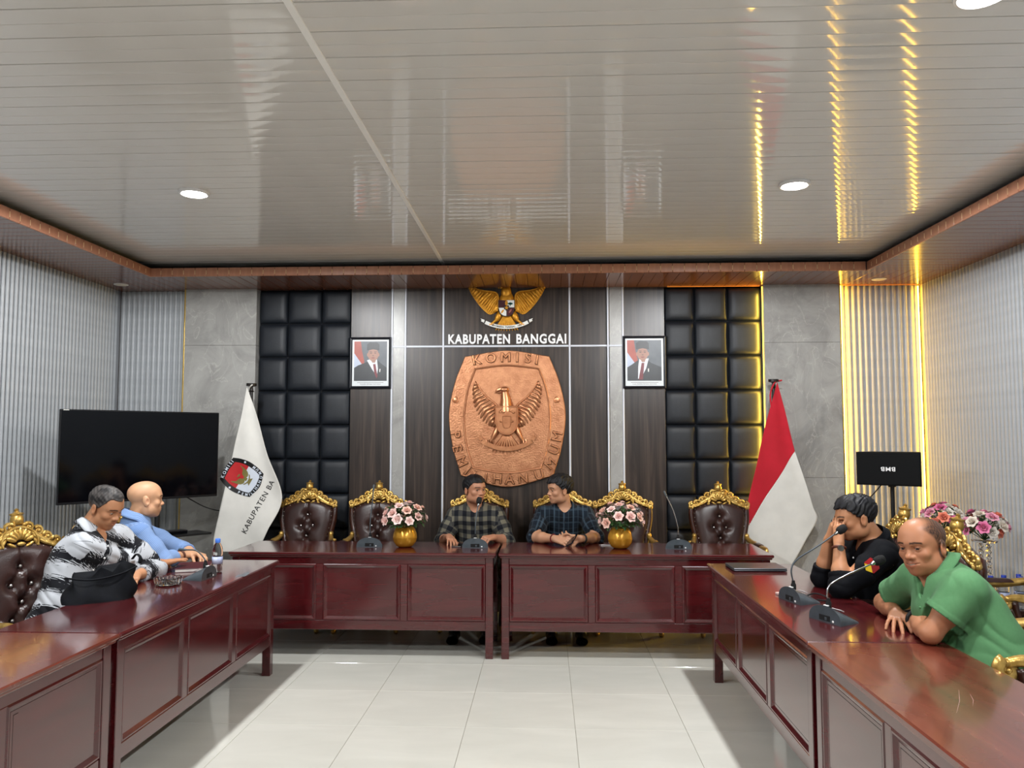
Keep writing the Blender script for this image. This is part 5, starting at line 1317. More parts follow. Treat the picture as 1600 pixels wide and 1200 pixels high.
def add_hand(S_, wr, d, n, side, curls=(.5, .5, .5, .5), spread=.10, thumb=(.5, .3), sc=1.0, wr_r=.027):
    """wr wrist point, d direction of the fingers, n normal of the back of the hand, side = +1 when the thumb lies towards cross(d, n)."""
    d = nrm(d); n = nrm(n - d * (n @ d)) if True else n; t = np.cross(d, n) * side
    def W(p): return wr + (t * p[0] + d * p[1] + n * p[2]) * sc
    kn = []
    for i, (x, y) in enumerate(((.028, .092), (.0095, .096), (-.0095, .091), (-.027, .082))):
        S_.cone(W((x * .55, .012, 0)), W((x, y, 0)), .0165 * sc, .0115 * sc, .012 * sc); kn.append((x, y))
    S_.ell(W((.010, .040, -.006)), A_([.030, .040, .014]) * sc, .014, R=np.stack([t, d, n], 1))
    lens = ((.044, .026, .020), (.048, .030, .021), (.045, .028, .020), (.035, .021, .018))
    for i, ((x, y), L_) in enumerate(zip(kn, lens)):
        a = (1.5 - i) * spread; dv = A_([math.sin(a), math.cos(a), 0]); p = A_([x, y, 0.0]); ang = 0; r = (.0090, .0094, .0088, .0078)[i]
        for j, l in enumerate(L_):
            ang += curls[i] * (.75, 1.05, .75)[j]
            q = p + (dv * math.cos(ang) + A_([0, 0, -1]) * math.sin(ang)) * l
            S_.cone(W(p), W(q), r * sc * (1.03 - .09 * j), r * sc * (.95 - .09 * j), .0035 * sc); p = q
        kn[i] = p
    a, c = thumb; p0 = A_([.016, .022, -.006]); dv = nrm(A_([math.sin(a), math.cos(a), -c])); p1 = p0 + dv * .042; dv2 = nrm(A_([math.sin(a * .6), math.cos(a * .6), -c * 1.3])); p2 = p1 + dv2 * .032; p3 = p2 + nrm(dv2 + A_([-.2, .2, -.1])) * .024
    S_.cone(W(p0), W(p1), .0165 * sc, .0120 * sc, .012 * sc); S_.cone(W(p1), W(p2), .0115 * sc, .0100 * sc, .005 * sc); S_.cone(W(p2), W(p3), .0102 * sc, .0082 * sc, .004 * sc)
    return W
def wrinkle(A, seed, dirs=((.3, .2, 1.0), (1.0, .5, .6)), fr=60.0, region=None):
    r_ = np.random.RandomState(seed); ph = r_.uniform(0, 6, 6); D = [nrm(A_(q) + r_.uniform(-.3, .3, 3)) for q in dirs]
    def fn(P, d):
        w1 = np.sin(P @ D[1] * 17 + ph[0]) + .6 * np.sin(P[:, 0] * 31 + P[:, 2] * 13 + ph[1])
        a = np.sin(P @ D[0] * fr + 1.7 * w1 + ph[2]); b = np.sin(P @ D[1] * fr * .7 + 1.3 * np.sin(P @ D[0] * 19 + ph[3]) + ph[4])
        g = .55 + .45 * np.sin(P[:, 0] * 11 + P[:, 1] * 9 + P[:, 2] * 13 + ph[5])
        return d + A * (g * (1 - np.abs(a)) * 1.2 + .6 * (1 - g) * (1 - np.abs(b)) - .6)
    return fn
# fabric materials driven by the cloth's own coordinates
def M_(nt, op, a, b=None):
    n = nt.nodes.new('ShaderNodeMath'); n.operation = op
    for i, x in enumerate((a, b)):
        if x is None: continue
        if isinstance(x, (int, float)): n.inputs[i].default_value = x
        else: nt.links.new(x, n.inputs[i])
    return n.outputs[0]
def mixc(nt, f, a, b):
    n = nt.nodes.new('ShaderNodeMixRGB')
    for i, x in ((0, f), (1, a), (2, b)):
        if isinstance(x, (int, float)): n.inputs[i].default_value = x
        elif isinstance(x, str): n.inputs[i].default_value = lin(x)
        else: nt.links.new(x, n.inputs[i])
    return n.outputs[0]
def cloth_mat(name, kind, c):
    m, nt, b = base_mat(name, c[0], .82, sheen=.05 if kind != 'black' else 0.0, spec=.18)
    a = N(nt, 'ShaderNodeAttribute', attribute_name='puv'); sp_ = N(nt, 'ShaderNodeSeparateXYZ'); nt.links.new(a.outputs['Vector'], sp_.inputs[0]); U, V_ = sp_.outputs[0], sp_.outputs[1]
    def band(x, per, duty, ph=0.0): return M_(nt, 'LESS_THAN', M_(nt, 'FRACT', M_(nt, 'ADD', M_(nt, 'DIVIDE', x, per), 50.0 + ph)), duty)
    if kind == 'buffalo':
        bu, bv = band(U, .074, .5), band(V_, .074, .5); s_ = M_(nt, 'ADD', bu, bv); s2 = M_(nt, 'DIVIDE', s_, 2.0)
        r_ = ramp(nt, [(0.0, c[2]), (0.25, c[2]), (0.26, c[1]), (0.74, c[1]), (0.76, c[0])]); nt.links.new(s2, r_.inputs[0]); out = r_.outputs[0]
        r_.color_ramp.interpolation = 'CONSTANT'
    elif kind == 'plaid':
        f1 = M_(nt, 'MAXIMUM', band(U, .085, .16), M_(nt, 'MULTIPLY', band(U, .085, .10, .45), .6)); f2 = M_(nt, 'MAXIMUM', band(V_, .095, .14), M_(nt, 'MULTIPLY', band(V_, .095, .08, .5), .5))
        f3 = M_(nt, 'MULTIPLY', band(U, .085, .5, .3), .45); f4 = M_(nt, 'MULTIPLY', band(V_, .095, .45, .3), .35)
        o = mixc(nt, f3, c[0], c[1]); o = mixc(nt, f4, o, c[1]); o = mixc(nt, M_(nt, 'MULTIPLY', f1, .55), o, c[2]); out = mixc(nt, M_(nt, 'MULTIPLY', f2, .35), o, c[2])
    elif kind == 'brush':
        cm = N(nt, 'ShaderNodeCombineXYZ'); nt.links.new(M_(nt, 'ADD', M_(nt, 'MULTIPLY', U, 22.0), M_(nt, 'MULTIPLY', V_, 30.0)), cm.inputs[0]); nt.links.new(M_(nt, 'SUBTRACT', M_(nt, 'MULTIPLY', V_, 190.0), M_(nt, 'MULTIPLY', U, 60.0)), cm.inputs[1])
        no = N(nt, 'ShaderNodeTexNoise', Scale=1.0, Detail=4.0); nt.links.new(cm.outputs[0], no.inputs['Vector'])
        tri = M_(nt, 'ABSOLUTE', M_(nt, 'SUBTRACT', M_(nt, 'FRACT', M_(nt, 'ADD', M_(nt, 'DIVIDE', V_, .155), 50.28)), .5))
        v = M_(nt, 'ADD', M_(nt, 'MULTIPLY', tri, 2.2), M_(nt, 'MULTIPLY', M_(nt, 'SUBTRACT', no.outputs[0], .5), 2.3)); f = M_(nt, 'LESS_THAN', v, .50); out = mixc(nt, f, c[0], c[1])
    elif kind == 'micro':
        f = M_(nt, 'MULTIPLY', M_(nt, 'ADD', band(U, .0075, .5), band(V_, .0075, .5)), .5); out = mixc(nt, f, c[0], c[1])
    else:
        no = N(nt, 'ShaderNodeTexNoise', Scale=40.0); out = mixc(nt, no.outputs[0], c[0], c[1])
    nt.links.new(out, b.inputs['Base Color'])
    tc = N(nt, 'ShaderNodeTexCoord'); n2 = N(nt, 'ShaderNodeTexNoise', Scale=420.0, Detail=2.0); bp = N(nt, 'ShaderNodeBump', Strength=.15, Distance=.002)
    nt.links.new(tc.outputs['Object'], n2.inputs['Vector']); nt.links.new(n2.outputs[0], bp.inputs['Height']); nt.links.new(bp.outputs[0], b.inputs['Normal'])
    return m
m_skin = attr_mat('skin', .46, .4, bump=.12, bscale=330, sss=.12)
m_hair = attr_mat('hair', .55, .35, bump=.6, bscale=260)
m_eye, nt, b = base_mat('eye_surface', 'e8e4dc', .12)
a = N(nt, 'ShaderNodeAttribute', attribute_name='tint'); nt.links.new(a.outputs['Color'], b.inputs['Base Color'])
m_trs = noise_mat('dark_trousers', '14161b', '1b1e24', (40, 40, 40), .8, bump=.2, bscale=400)
m_shoe = noise_mat('black_shoe', '0c0c0d', '151516', (20, 20, 20), .3)
L3 = lambda h: A_(lin(h)[:3])
def smooth01(x, a, b): t = np.clip((x - a) / (b - a), 0, 1); return t * t * (3 - 2 * t)
def person(P):
    """Builds one seated person from a dict of joints in room coordinates (metres)."""
    V3 = lambda k: A_(P[k], float)
    hd, R = V3('head'), head_frame(P['look'], P.get('roll', 0)); s = P.get('hs', 1.0)
    neck, pel = V3('neck'), V3('pelvis'); shR, shL = V3('shR'), V3('shL')
    up = nrm(neck - pel); rt = nrm(shR - shL); fw = nrm(np.cross(up, rt)); rt = np.cross(fw, up)
    TR_ = np.stack([rt, fw, up], 1); bul = P.get('bulk', 1.0); h = P.get('h', .0036)
    body = SDF(); chest = pel * .36 + neck * .64
    body.ell(chest - fw * .0, A_([.150, .100, .19]) * bul, .03, R=TR_)
    body.cone(shR, shL, .062 * bul, .062 * bul, .05)
    body.cone(neck - up * .03 - fw * .01, hd + R @ (A_([0, -.028, -.055]) * s), .062 * bul, .056 * s * min(1.12, bul), .035)
    hands = {}
    for sx in ('R', 'L'):
        sh, el, wr = V3('sh' + sx), V3('el' + sx), V3('wr' + sx); ab = P.get('arm', 1.0)
        body.cone(sh, sh * .5 + el * .5, .053 * ab, .047 * ab, .03).cone(sh * .5 + el * .5, el, .047 * ab, .039 * ab, .03)
        body.cone(el, el * .62 + wr * .38, .040 * ab, .0415 * ab, .02).cone(el * .62 + wr * .38, wr, .0415 * ab, .0265 * ab, .02)
        hp = P['hand' + sx]; hands[sx] = add_hand(body, wr, A_(hp['d'], float), A_(hp['n'], float), hp['side'], hp.get('curl', (.4,) * 4), hp.get('spread', .1), hp.get('thumb', (.6, .3)), hp.get('sc', 1.0))
    Wh = add_head(body, hd, R, s, P.get('wide', 1.0), P.get('smile', 0), P.get('jaw', 1.0))
    pts = [hd + A_([0, 0, .14 * s]), hd - A_([.12, .12, .14]) * s, hd + A_([.12, .12, .12]) * s, shR, shL, V3('elR'), V3('elL'), chest - up * .2, chest]
    for sx in ('R', 'L'): pts += [V3('wr' + sx) + nrm(P['hand' + sx]['d']) * .19, V3('wr' + sx)]
    pts = np.array(pts); lo, hi = pts.min(0) - .085, pts.max(0) + .085
    body.plane(chest - up * .10, -up)
    X, Q = polygonise(body, lo, hi, h)
    # colour of the skin
    q = ((X - hd) @ R) / s / A_([P.get('wide', 1.0), 1, 1]); sk = L3(P['skin']); tint = np.tile(sk, (len(X), 1))
    r_ = np.random.RandomState(3); nz = np.sin(X @ r_.normal(0, 60, (3, 5)) + r_.uniform(0, 6, 5)).mean(1)
    tint *= (1 + .06 * nz)[:, None]
    def blend(mask, col): tint[:] = tint * (1 - mask[:, None]) + mask[:, None] * A_(col)
    def blob(c, r, p=2.0): return np.exp(-(((q - A_(c)) / A_(r)) ** 2).sum(1) * p)
    inh = (np.abs(q[:, 0]) < .11) & (np.abs(q[:, 1]) < .14) & (np.abs(q[:, 2]) < .14)
    face = inh & (q[:, 1] > .0)
    for sx in (-1, 1):
        blend(face * .25 * blob((sx * .045, .06, -.03), (.03, .04, .03)), sk * A_([1.15, .85, .8]))
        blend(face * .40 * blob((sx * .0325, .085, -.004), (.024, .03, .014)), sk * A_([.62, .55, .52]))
        # brow
        xb = np.abs(q[:, 0] - sx * .034); zb = .0215 + .004 * (1 - ((q[:, 0] * sx - .030) / .024) ** 2) - .0005
        blend(face * (1 - smooth01(xb, .019, .024)) * (1 - smooth01(np.abs(q[:, 2] - zb), .0028, .0055)) * .88, L3(P.get('browc', '1a1210')))
        # lash line
        blend(face * (1 - smooth01(np.abs(q[:, 0] - sx * .0325), .012, .016)) * (1 - smooth01(np.abs(q[:, 2] - .0030), .0010, .0028)) * .85, L3('1c110e'))
        blend(inh * .35 * blob((sx * .088, 0, -.01), (.012, .02, .025)), sk * A_([1.05, .72, .65]))
    blend(face * .30 * blob((0, .105, -.035), (.02, .03, .014)), sk * A_([1.12, .82, .76]))
    lipm = face * (1 - smooth01(np.abs(q[:, 0]), .020, .026)) * (1 - smooth01(np.abs(q[:, 2] + .0675 - .006 * P.get('smile', 0) * (q[:, 0] / .024) ** 2), .008, .013)) * (q[:, 1] > .08)
    blend(lipm * .65, sk * A_([.80, .50, .50])); blend(face * (1 - smooth01(np.abs(q[:, 0]), .022, .028)) * (1 - smooth01(np.abs(q[:, 2] + .0675 - .007 * P.get('smile', 0) * (q[:, 0] / .024) ** 2), .0010, .0026)) * (q[:, 1] > .08) * .8, sk * .22)
    if P.get('smile', 0): blend(face * (1 - smooth01(np.abs(q[:, 0]), .014, .019)) * (1 - smooth01(np.abs(q[:, 2] + .0662 - .007 * (q[:, 0] / .024) ** 2), .0016, .0030)) * (q[:, 1] > .08) * .9, L3('a89a8c'))
    st = P.get('stubble', 0.0)
    if st:
        m = face * smooth01(-q[:, 2], .045, .065) * (1 - lipm) * (q[:, 1] > .0); blend(m * st * .45, sk * .45)
        blend(face * (1 - smooth01(np.abs(q[:, 0]), .020, .030)) * (1 - smooth01(np.abs(q[:, 2] + .0535), .004, .007)) * (q[:, 1] > .08) * st, sk * .25)
        if P.get('goatee'): blend(face * blob((0, .085, -.095), (.022, .03, .016)) * .8, L3('1a1412'))
    if P.get('scalp'):
        sc_ = P['scalp']; ln = np.interp(q[:, 1], [-.12, -.05, -.012, .012, .03, .055, .085], [-.07, -.045, -.01, .015, .045, .075, .12]); ln = ln + sc_[1]
        nz2 = np.sin(q @ np.random.RandomState(8).normal(0, 420, (3, 8))).mean(1)
        mk = inh * smooth01(q[:, 2] - ln, -.006, .022) * np.clip(.85 + .5 * nz2, 0, 1)
        if len(sc_) > 2: mk = mk * (1 - smooth01(q[:, 1], sc_[2] - .055, sc_[2] + .02) * (1 - smooth01(np.abs(q[:, 0]), .040, .070))); blend(mk * sc_[0], L3('1e1917'))
    o = np_mesh('person', X, Q, m_skin, tint)
    po = link('person', o); tag(po, P['label'], 'person')
    # eyes
    for sx in (-1, 1):
        mb = MB(); mb.ball((0, 0, 0), .0136 * s, 18, 14); me = mb.mesh('eye', m_eye, True)
        n_ = len(me.vertices); co = np.zeros(n_ * 3); me.vertices.foreach_get('co', co); co = co.reshape(-1, 3) / (.0136 * s)
        gz = nrm(P.get('gaze', (0, 1, 0))); ca = co @ gz; tn = np.tile(L3('a59d93'), (n_, 1)); tn[ca > .80] = L3('1a0e09'); 
        at = me.attributes.new('tint', 'FLOAT_COLOR', 'POINT'); at.data.foreach_set('color', np.concatenate([tn, np.ones((n_, 1))], 1).astype(np.float32).ravel())
        e_ = link('eye', me, po); Mx = Matrix(R.tolist()).to_4x4(); Mx.translation = Vector(hd + R @ (A_([sx * .0325 * P.get('wide', 1.0), .0777, -.001]) * s)); e_.matrix_world = Mx
    # hair
    if P.get('hair'):
        hc = P['hair']; H = SDF(); th = hc.get('th', .010)
        def E(p, r, k, op='u'): H.ell(hd + R @ (A_(p, float) * A_([P.get('wide', 1.0), 1, 1]) * s), A_(r, float) * A_([P.get('wide', 1.0), 1, 1]) * s, k * s, op, R)
        E((0, -.020, .034), (.0775 + th * .8, .098 + th * .8, .080 + th), .02)
        E((0, .022, .046), (.0655 + th * .8, .0705 + th, .060 + th), .04)
        for v_ in hc.get('extra', []): E(v_[0], v_[1], .02)
        def cut(Pt, d):
            qq = ((Pt - hd) @ R) / s / A_([P.get('wide', 1.0), 1, 1]); x, y, z = np.abs(qq[:, 0]), qq[:, 1], qq[:, 2]
            fl = hc.get('front', .062); rec = hc.get('recede', .0)
            # hairline height as a function of how far round the head we are
            line = np.interp(y, [-.12, -.075, -.035, -.012, .008, .022, .045, .070, .10], [-.062, -.055, -.035, -.005, .000, .012, .038 + rec * .4, fl + rec * np.minimum(1, 1.0), fl + .002 + rec])
            line = line + hc.get('temple', .0) * np.exp(-((x - .050) / .018) ** 2) * (y > .03)
            if hc.get('bald'): 
                bx, by, bw_ = hc['bald']; line = np.maximum(line, np.where(((x / bx) ** 2 + ((y - by) / bw_) ** 2) < 1, .5, -1))
            g = (line - z) * .7
            n_ = .0016 * np.sin(qq @ A_([210., 90, 60]) + 3 * np.sin(qq @ A_([40., 70, 50]))) + .0016 * np.sin(qq @ A_([-120., 160, 190]) + 2 * np.sin(qq @ A_([60., -50, 30])))
            return np.maximum(d * 1.0, g * s) + n_ * hc.get('rough', 1.0)
        H.func(cut)
        Xh, Qh = polygonise(H, hd - .15 * s, hd + .15 * s, .0036)
        nzh = np.sin(Xh @ np.random.RandomState(5).normal(0, 130, (3, 6))).mean(1)
        base = L3(hc['col']); grey = L3(hc.get('grey', hc['col'])); gm = np.clip(.5 + nzh * 1.6, 0, 1)[:, None]; th_ = base * (1 - gm) + grey * gm
        if hc.get('fade'):
            qh = ((Xh - hd) @ R) / s; f_ = (1 - smooth01(qh[:, 2], *hc['fade']))[:, None] * .55; th_ = th_ * (1 - f_) + sk * .6 * f_
        if hc.get('edge'):
            qh = ((Xh - hd) @ R) / s; f_ = smooth01(qh[:, 1], *hc['edge'])[:, None] * .75; th_ = th_ * (1 - f_) + sk * .8 * f_
        link('hair', np_mesh('hair', Xh, Qh, m_hair, th_), po)
    # shirt
    G = SDF(); off = .012 * P.get('loose', 1.0); belly = pel * .78 + neck * .22
    G.ell(chest - fw * .005, A_([.172, .122, .215]) * bul, .05, R=TR_)
    G.ell(belly + fw * .012 * P.get('belly', 1.0) ** 4, A_([.168, .128 * P.get('belly', 1.0), .20]) * bul, .08, R=TR_)
    G.ell(pel + up * .02, A_([.175, .135, .13]) * bul, .06, R=TR_)
    for e_ in P.get('shirt_extra', []): G.ell(e_[0], e_[1], .06)
    G.cone(shR - rt * .02, shL + rt * .02, .066 * bul, .066 * bul, .06)
    G.cone(neck - up * .05, neck + up * .005, .085 * bul, .068, .05)
    arms = {}
    for sx in ('R', 'L'):
        sh, el, wr = V3('sh' + sx), V3('el' + sx), V3('wr' + sx); ab = P.get('arm', 1.0); slv = P['sleeve']; slv = slv[sx] if isinstance(slv, dict) else slv; lo_ = P.get('sleeve_r', 1.0)
        arm = SDF()
        if slv <= 1:      # short sleeve ends part of the way down the upper arm
            e2 = sh + (el - sh) * slv; G.cone(sh, e2, .066 * ab * lo_, (.070 - .004 * slv) * ab * lo_, .035); arms[sx] = (sh, e2, e2, nrm(el - sh))
        else:
            e2 = el + (wr - el) * (slv - 1); md = el
            G.cone(sh, el * .5 + sh * .5, .066 * ab, .060 * ab * lo_, .04).cone(el * .5 + sh * .5, el, .060 * ab * lo_, .054 * ab * lo_, .03)
            G.cone(el, e2, .054 * ab * lo_, (.049 if slv < 1.6 else .041) * ab * lo_, .02); arms[sx] = (sh, el, e2, nrm(wr - el))
    G.func(wrinkle(P.get('wr_a', .0045), P.get('seed', 1), P.get('wr_d', ((.3, .2, 1.0), (1.0, .5, .6))), P.get('wr_f', 48)))
    def cuffs(Pt, d):
        for sx in ('R', 'L'):
            sh, md, e2, dr = arms[sx]; near = np.linalg.norm(Pt - e2, axis=1) < P.get('cuff_ax', .085) + .045
            pl = (Pt - e2) @ dr; ax = np.linalg.norm((Pt - e2) - pl[:, None] * dr, axis=1)
            hem = np.where((pl < .0) & (pl > -.022) & (ax < P.get('cuff_ax', .085)), -.0022, 0)
            dd = np.maximum(d + hem, np.where(near & (ax < P.get('cuff_ax', .085)), pl, -1)); d = np.where(near, dd, d)
        return d
    G.func(cuffs)
    ndir = nrm(neck + up * .04 - (chest)); nc = P.get('neckcut', .060)
    G.cone(neck + up * .005 + fw * .012, neck + up * .16 + fw * .05, nc, nc + .03, .006, 's')
    if P.get('vneck', True): G.cone(neck + fw * .085 + up * .03, neck + fw * .135 - up * P.get('vdeep', .055), .034, .006, .010, 's')
    G.plane(pel - up * .075, -up, .01)
    pts = np.array([shR, shL, pel, neck, *[arms[k][1] for k in arms], *[arms[k][2] for k in arms], pel - up * .05, belly + fw * .12 * P.get('belly', 1), belly])
    hs_ = P.get('hsh', .0058); Xs, Qs = polygonise(G, pts.min(0) - .21, pts.max(0) + .19, hs_)
    # cloth coordinates: around / along the nearest limb
    dT = ((Xs - chest) @ TR_); puv = np.stack([np.arctan2(dT[:, 0], dT[:, 1] + .0) * .155, dT[:, 2], np.zeros(len(Xs))], 1)
    big = np.abs(dT[:, 0]) < .12; puv[:, 0] = np.where(dT[:, 1] > .0, dT[:, 0] * 1.1, puv[:, 0])
    for sx in ('R', 'L'):
        sh, md, e2, dr = arms[sx]
        ax0 = nrm(md - sh)
        def cap(a, b): ba = b - a; t = np.clip((Xs - a) @ ba / (ba @ ba + 1e-9), 0, 1); return np.linalg.norm(Xs - a - t[:, None] * ba, axis=1), t * np.linalg.norm(ba)
        d1, t1 = cap(sh, md); d2, t2 = cap(md, e2 + dr * 1e-3); L1 = np.linalg.norm(md - sh)
        lat = (Xs - sh) @ (rt if sx == 'R' else -rt)
        m = ((d1 < .085) | (d2 < .08)) & ((lat > .015) | (d2 < .075) | (t1 > .10))
        first = d1 <= d2; axd = np.where(first[:, None], ax0, dr if np.linalg.norm(e2 - md) > .01 else ax0); base = np.where(first[:, None], sh, md)
        rel = Xs - base; e1 = np.cross(axd, A_([.31, .22, .92])); e1 /= np.linalg.norm(e1, axis=1)[:, None] + 1e-9; e3 = np.cross(axd, e1)
        u = np.arctan2((rel * e1).sum(1), (rel * e3).sum(1)) * .058; v = np.where(first, t1, L1 + t2)
        puv[m, 0] = u[m]; puv[m, 1] = ((sh - chest) @ TR_)[2] + .03 - v[m]
    sho = link('shirt', np_mesh('shirt', Xs, Qs, P['cloth'], None, puv), po)
    if P.get('shirt_label'): sho['label'] = P['shirt_label']
    # collar: a folded band round the neck, open at the front
    if P.get('collar', True):
        cb_ = neck + up * P.get('collar_up', .026) + fw * .012; ch = P.get('collar_h', .034); cr = P.get('collar_r', .066); mb = MB(); gap = P.get('collar_gap', .55)
        tilt = nrm(up * 1.0 + fw * .35)
        rts = rt; fws = nrm(np.cross(tilt, rts)) * -1; fws = fws if fws @ fw > 0 else -fws
        def cf(u, v):
            a = -PI + gap + (2 * PI - 2 * gap) * u; a += PI     # 0 = back... measured from the front
            a = gap + (2 * PI - 2 * gap) * u
            dr = fws * math.cos(a) + rts * math.sin(a); ft = max(0.0, math.cos(a))
            if v < .5: t = v * 2; p = cb_ + dr * (cr * (1.02 - .05 * t)) + tilt * (ch * (t - .2)) * (1 - .35 * ft)
            else: t = (v - .5) * 2; p = cb_ + dr * (cr * (.97 + .34 * t + .22 * t * ft)) + tilt * (ch * (.8 * (1 - .35 * ft) - 1.05 * t - .55 * t * ft)) 
            return tuple(p)
        mb.grid(cf, 36, 8); me = mb.mesh('collar', P['cloth'], True); n_ = len(me.vertices); at = me.attributes.new('puv', 'FLOAT_VECTOR', 'POINT')
        co = np.zeros(n_ * 3); me.vertices.foreach_get('co', co); co = (co.reshape(-1, 3) - chest) @ TR_; pv = np.stack([co[:, 0] * 1.1, co[:, 2] + co[:, 1], co[:, 1] * 0], 1); at.data.foreach_set('vector', pv.astype(np.float32).ravel())
        co_ = link('collar', me, po); sd = co_.modifiers.new('thickness', 'SOLIDIFY'); sd.thickness = .003
    # button front
    if P.get('buttons', True):
        mb = MB()
        for k in range(P.get('nbut', 5)):
            pt = neck - up * (.075 + .068 * k); 
            ray = pt + fw * .25
            for _ in range(40):
                dd = G(ray[None], False)[0]
                if dd < .0015: break
                ray = ray - fw * max(dd * .8, .001)
            mb.ball(tuple(ray), .0055, 8, 5)
        mb.build('buttons', P.get('butmat', m_btn), po, True)
    # trousers and shoes
    T = SDF(); hipR, hipL = pel + rt * .085 - up * .03, pel - rt * .085 - up * .03
    T.ell(pel - up * .015, A_([.172, .130, .11]) * bul, .05, R=TR_)
    for sx, hp in (('R', hipR), ('L', hipL)):
        kn, an = V3('kn' + sx), V3('an' + sx); T.cone(hp, kn, .085 * bul, .062, .05).cone(kn, kn * .45 + an * .55, .062, .060, .03).cone(kn * .45 + an * .55, an + A_([0, 0, .02]), .060, .052, .03)
    T.func(wrinkle(.004, 9, fr=40)); T.plane(A_([0, 0, min(V3('anR')[2], V3('anL')[2]) - .02]), A_([0, 0, -1.0]))
    pts = np.array([hipR, hipL, V3('knR'), V3('knL'), V3('anR'), V3('anL')]); Xt, Qt = polygonise(T, pts.min(0) - .19, pts.max(0) + .19, .010)
    link('trousers', np_mesh('trousers', Xt, Qt, m_trs), po)
    ff = nrm(A_([fw[0], fw[1], 0]))
    for sx in ('R', 'L'):
        an = V3('an' + sx); Sx = SDF(); ft = nrm(V3('an' + sx) * 0 + (A_(P['feet']) if 'feet' in P else ff))
        g = A_([an[0], an[1], 0]); Sx.cone(g + A_([0, 0, .045]) - ft * .03, g + A_([0, 0, .04]) + ft * .12, .042, .036, .02).ell(g + ft * .155 + A_([0, 0, .030]), (.055, .045, .030), .03, R=np.stack([ft, np.cross((0, 0, 1), ft), A_([0, 0, 1.0])], 1)).cone(g + A_([0, 0, .05]), an + A_([0, 0, .03]), .044, .042, .02)
        Sx.plane((0, 0, .003), (0, 0, -1.0)); b0 = g - .16; b1 = g + .26; b0[2] = -.02; b1[2] = .2
        Xo, Qo = polygonise(Sx, b0, b1, .008); link('shoe', np_mesh('shoe', Xo, Qo, m_shoe), po)
    return po, G, body, dict(hd=hd, R=R, fw=fw, up=up, rt=rt, arms=arms, hands=hands)
def ring_on(po, c, axis, r, tube, mat, name, flat=1.0, n=28):
    ax = Vector(axis).normalized(); e1 = ax.orthogonal().normalized(); e2 = ax.cross(e1)
    pts = [Vector(c) + (e1 * math.cos(2 * PI * k / n) + e2 * math.sin(2 * PI * k / n)) * r for k in range(n + 1)]
    return MB().tube(pts, tube, 8, cap=False).build(name, mat, po, True)

# ---- man in black and beige checks (back table, left)
m_buff = cloth_mat('buffalo_check_shirt', 'buffalo', ('14161c', '3a3a38', '6a6658'))
P1 = dict(label='man in black and beige checked shirt at the back table, head turned to his neighbour', skin='b07d61', look=(.66, -.75, -.03), roll=.0, hs=.94, wide=1.04, jaw=1.1, head=(-.585, 6.415, 1.158), neck=(-.582, 6.485, 1.005), pelvis=(-.58, 6.66, .53),
          shR=(-.755, 6.485, .935), shL=(-.405, 6.485, .938), elR=(-.850, 6.40, .735), wrR=(-.765, 6.185, .800), elL=(-.315, 6.39, .740), wrL=(-.415, 6.20, .795),
          handR=dict(d=(.32, -.93, -.12), n=(.1, .12, 1), side=-1, curl=(.30, .32, .34, .36), spread=.10, thumb=(.8, .3)), handL=dict(d=(-.55, -.80, .02), n=(.25, -.15, .95), side=1, curl=(1.15, 1.2, 1.2, 1.15), spread=.03, thumb=(.5, .9)),
          knR=(-.70, 6.25, .50), knL=(-.47, 6.25, .50), anR=(-.72, 6.20, .09), anL=(-.47, 6.22, .09), feet=(0, -1, 0), cloth=m_buff, sleeve=1.42, sleeve_r=1.1, bulk=1.06, seed=2, hair=dict(col='0b0b0d', grey='16161a', th=.012, front=.062, rough=.7, fade=(-.05, -.01)), neckcut=.064, collar_gap=.7, arm=1.0, h=.0040, wr_a=.0035, buttons=True, nbut=4, butmat=m_black, gaze=(.45, .9, -.05))
po, G, Bd, J = person(P1)
# ---- man in navy plaid (back table, right)
m_plaid = cloth_mat('navy_plaid_shirt', 'plaid', ('0b1017', '15202c', '41525f'))
P2 = dict(label='man in dark navy plaid shirt at the back table, hands round a phone', skin='b98a6c', look=(-.88, -.46, -.10), roll=.10, hs=.95, wide=.97, head=(.110, 6.435, 1.162), neck=(.150, 6.485, 1.005), pelvis=(.145, 6.66, .53),
          shR=(-.03, 6.485, .945), shL=(.325, 6.485, .950), elR=(-.095, 6.275, .790), wrR=(.070, 6.105, .800), elL=(.400, 6.275, .790), wrL=(.270, 6.105, .800),
          handR=dict(d=(.75, -.55, -.12), n=(-.35, -.55, .75), side=-1, curl=(.62, .66, .7, .72), spread=.05, thumb=(.5, -.5)), handL=dict(d=(-.85, -.30, .05), n=(.25, -.75, -.4), side=-1, curl=(.55, .6, .65, .7), spread=.05, thumb=(.35, -.9)),
          knR=(.04, 6.25, .50), knL=(.26, 6.25, .50), anR=(.04, 6.22, .09), anL=(.27, 6.22, .09), feet=(0, -1, 0), cloth=m_plaid, sleeve=1.06, sleeve_r=1.08, bulk=1.0, seed=4, hair=dict(col='0b0b0d', grey='17171b', th=.017, front=.060, rough=1.2, temple=.006), neckcut=.060, collar_gap=.75, collar_h=.03, h=.0040, wr_a=.0035, nbut=4, butmat=m_black, gaze=(-.1, 1, -.1))
po, G, Bd, J = person(P2)
m_bead = noise_mat('red_beads', '5a0f14', '74161c', (50, 50, 50), .25); m_strap = noise_mat('black_strap', '0b0b0c', '141415', (20, 20, 20), .5); m_brown = noise_mat('brown_strap', '4a2416', '5e3020', (20, 20, 20), .5)
mb = MB(); ax = Vector(P2['wrR']) - Vector(P2['elR']); ax.normalize(); e1 = ax.orthogonal().normalized(); e2 = ax.cross(e1)
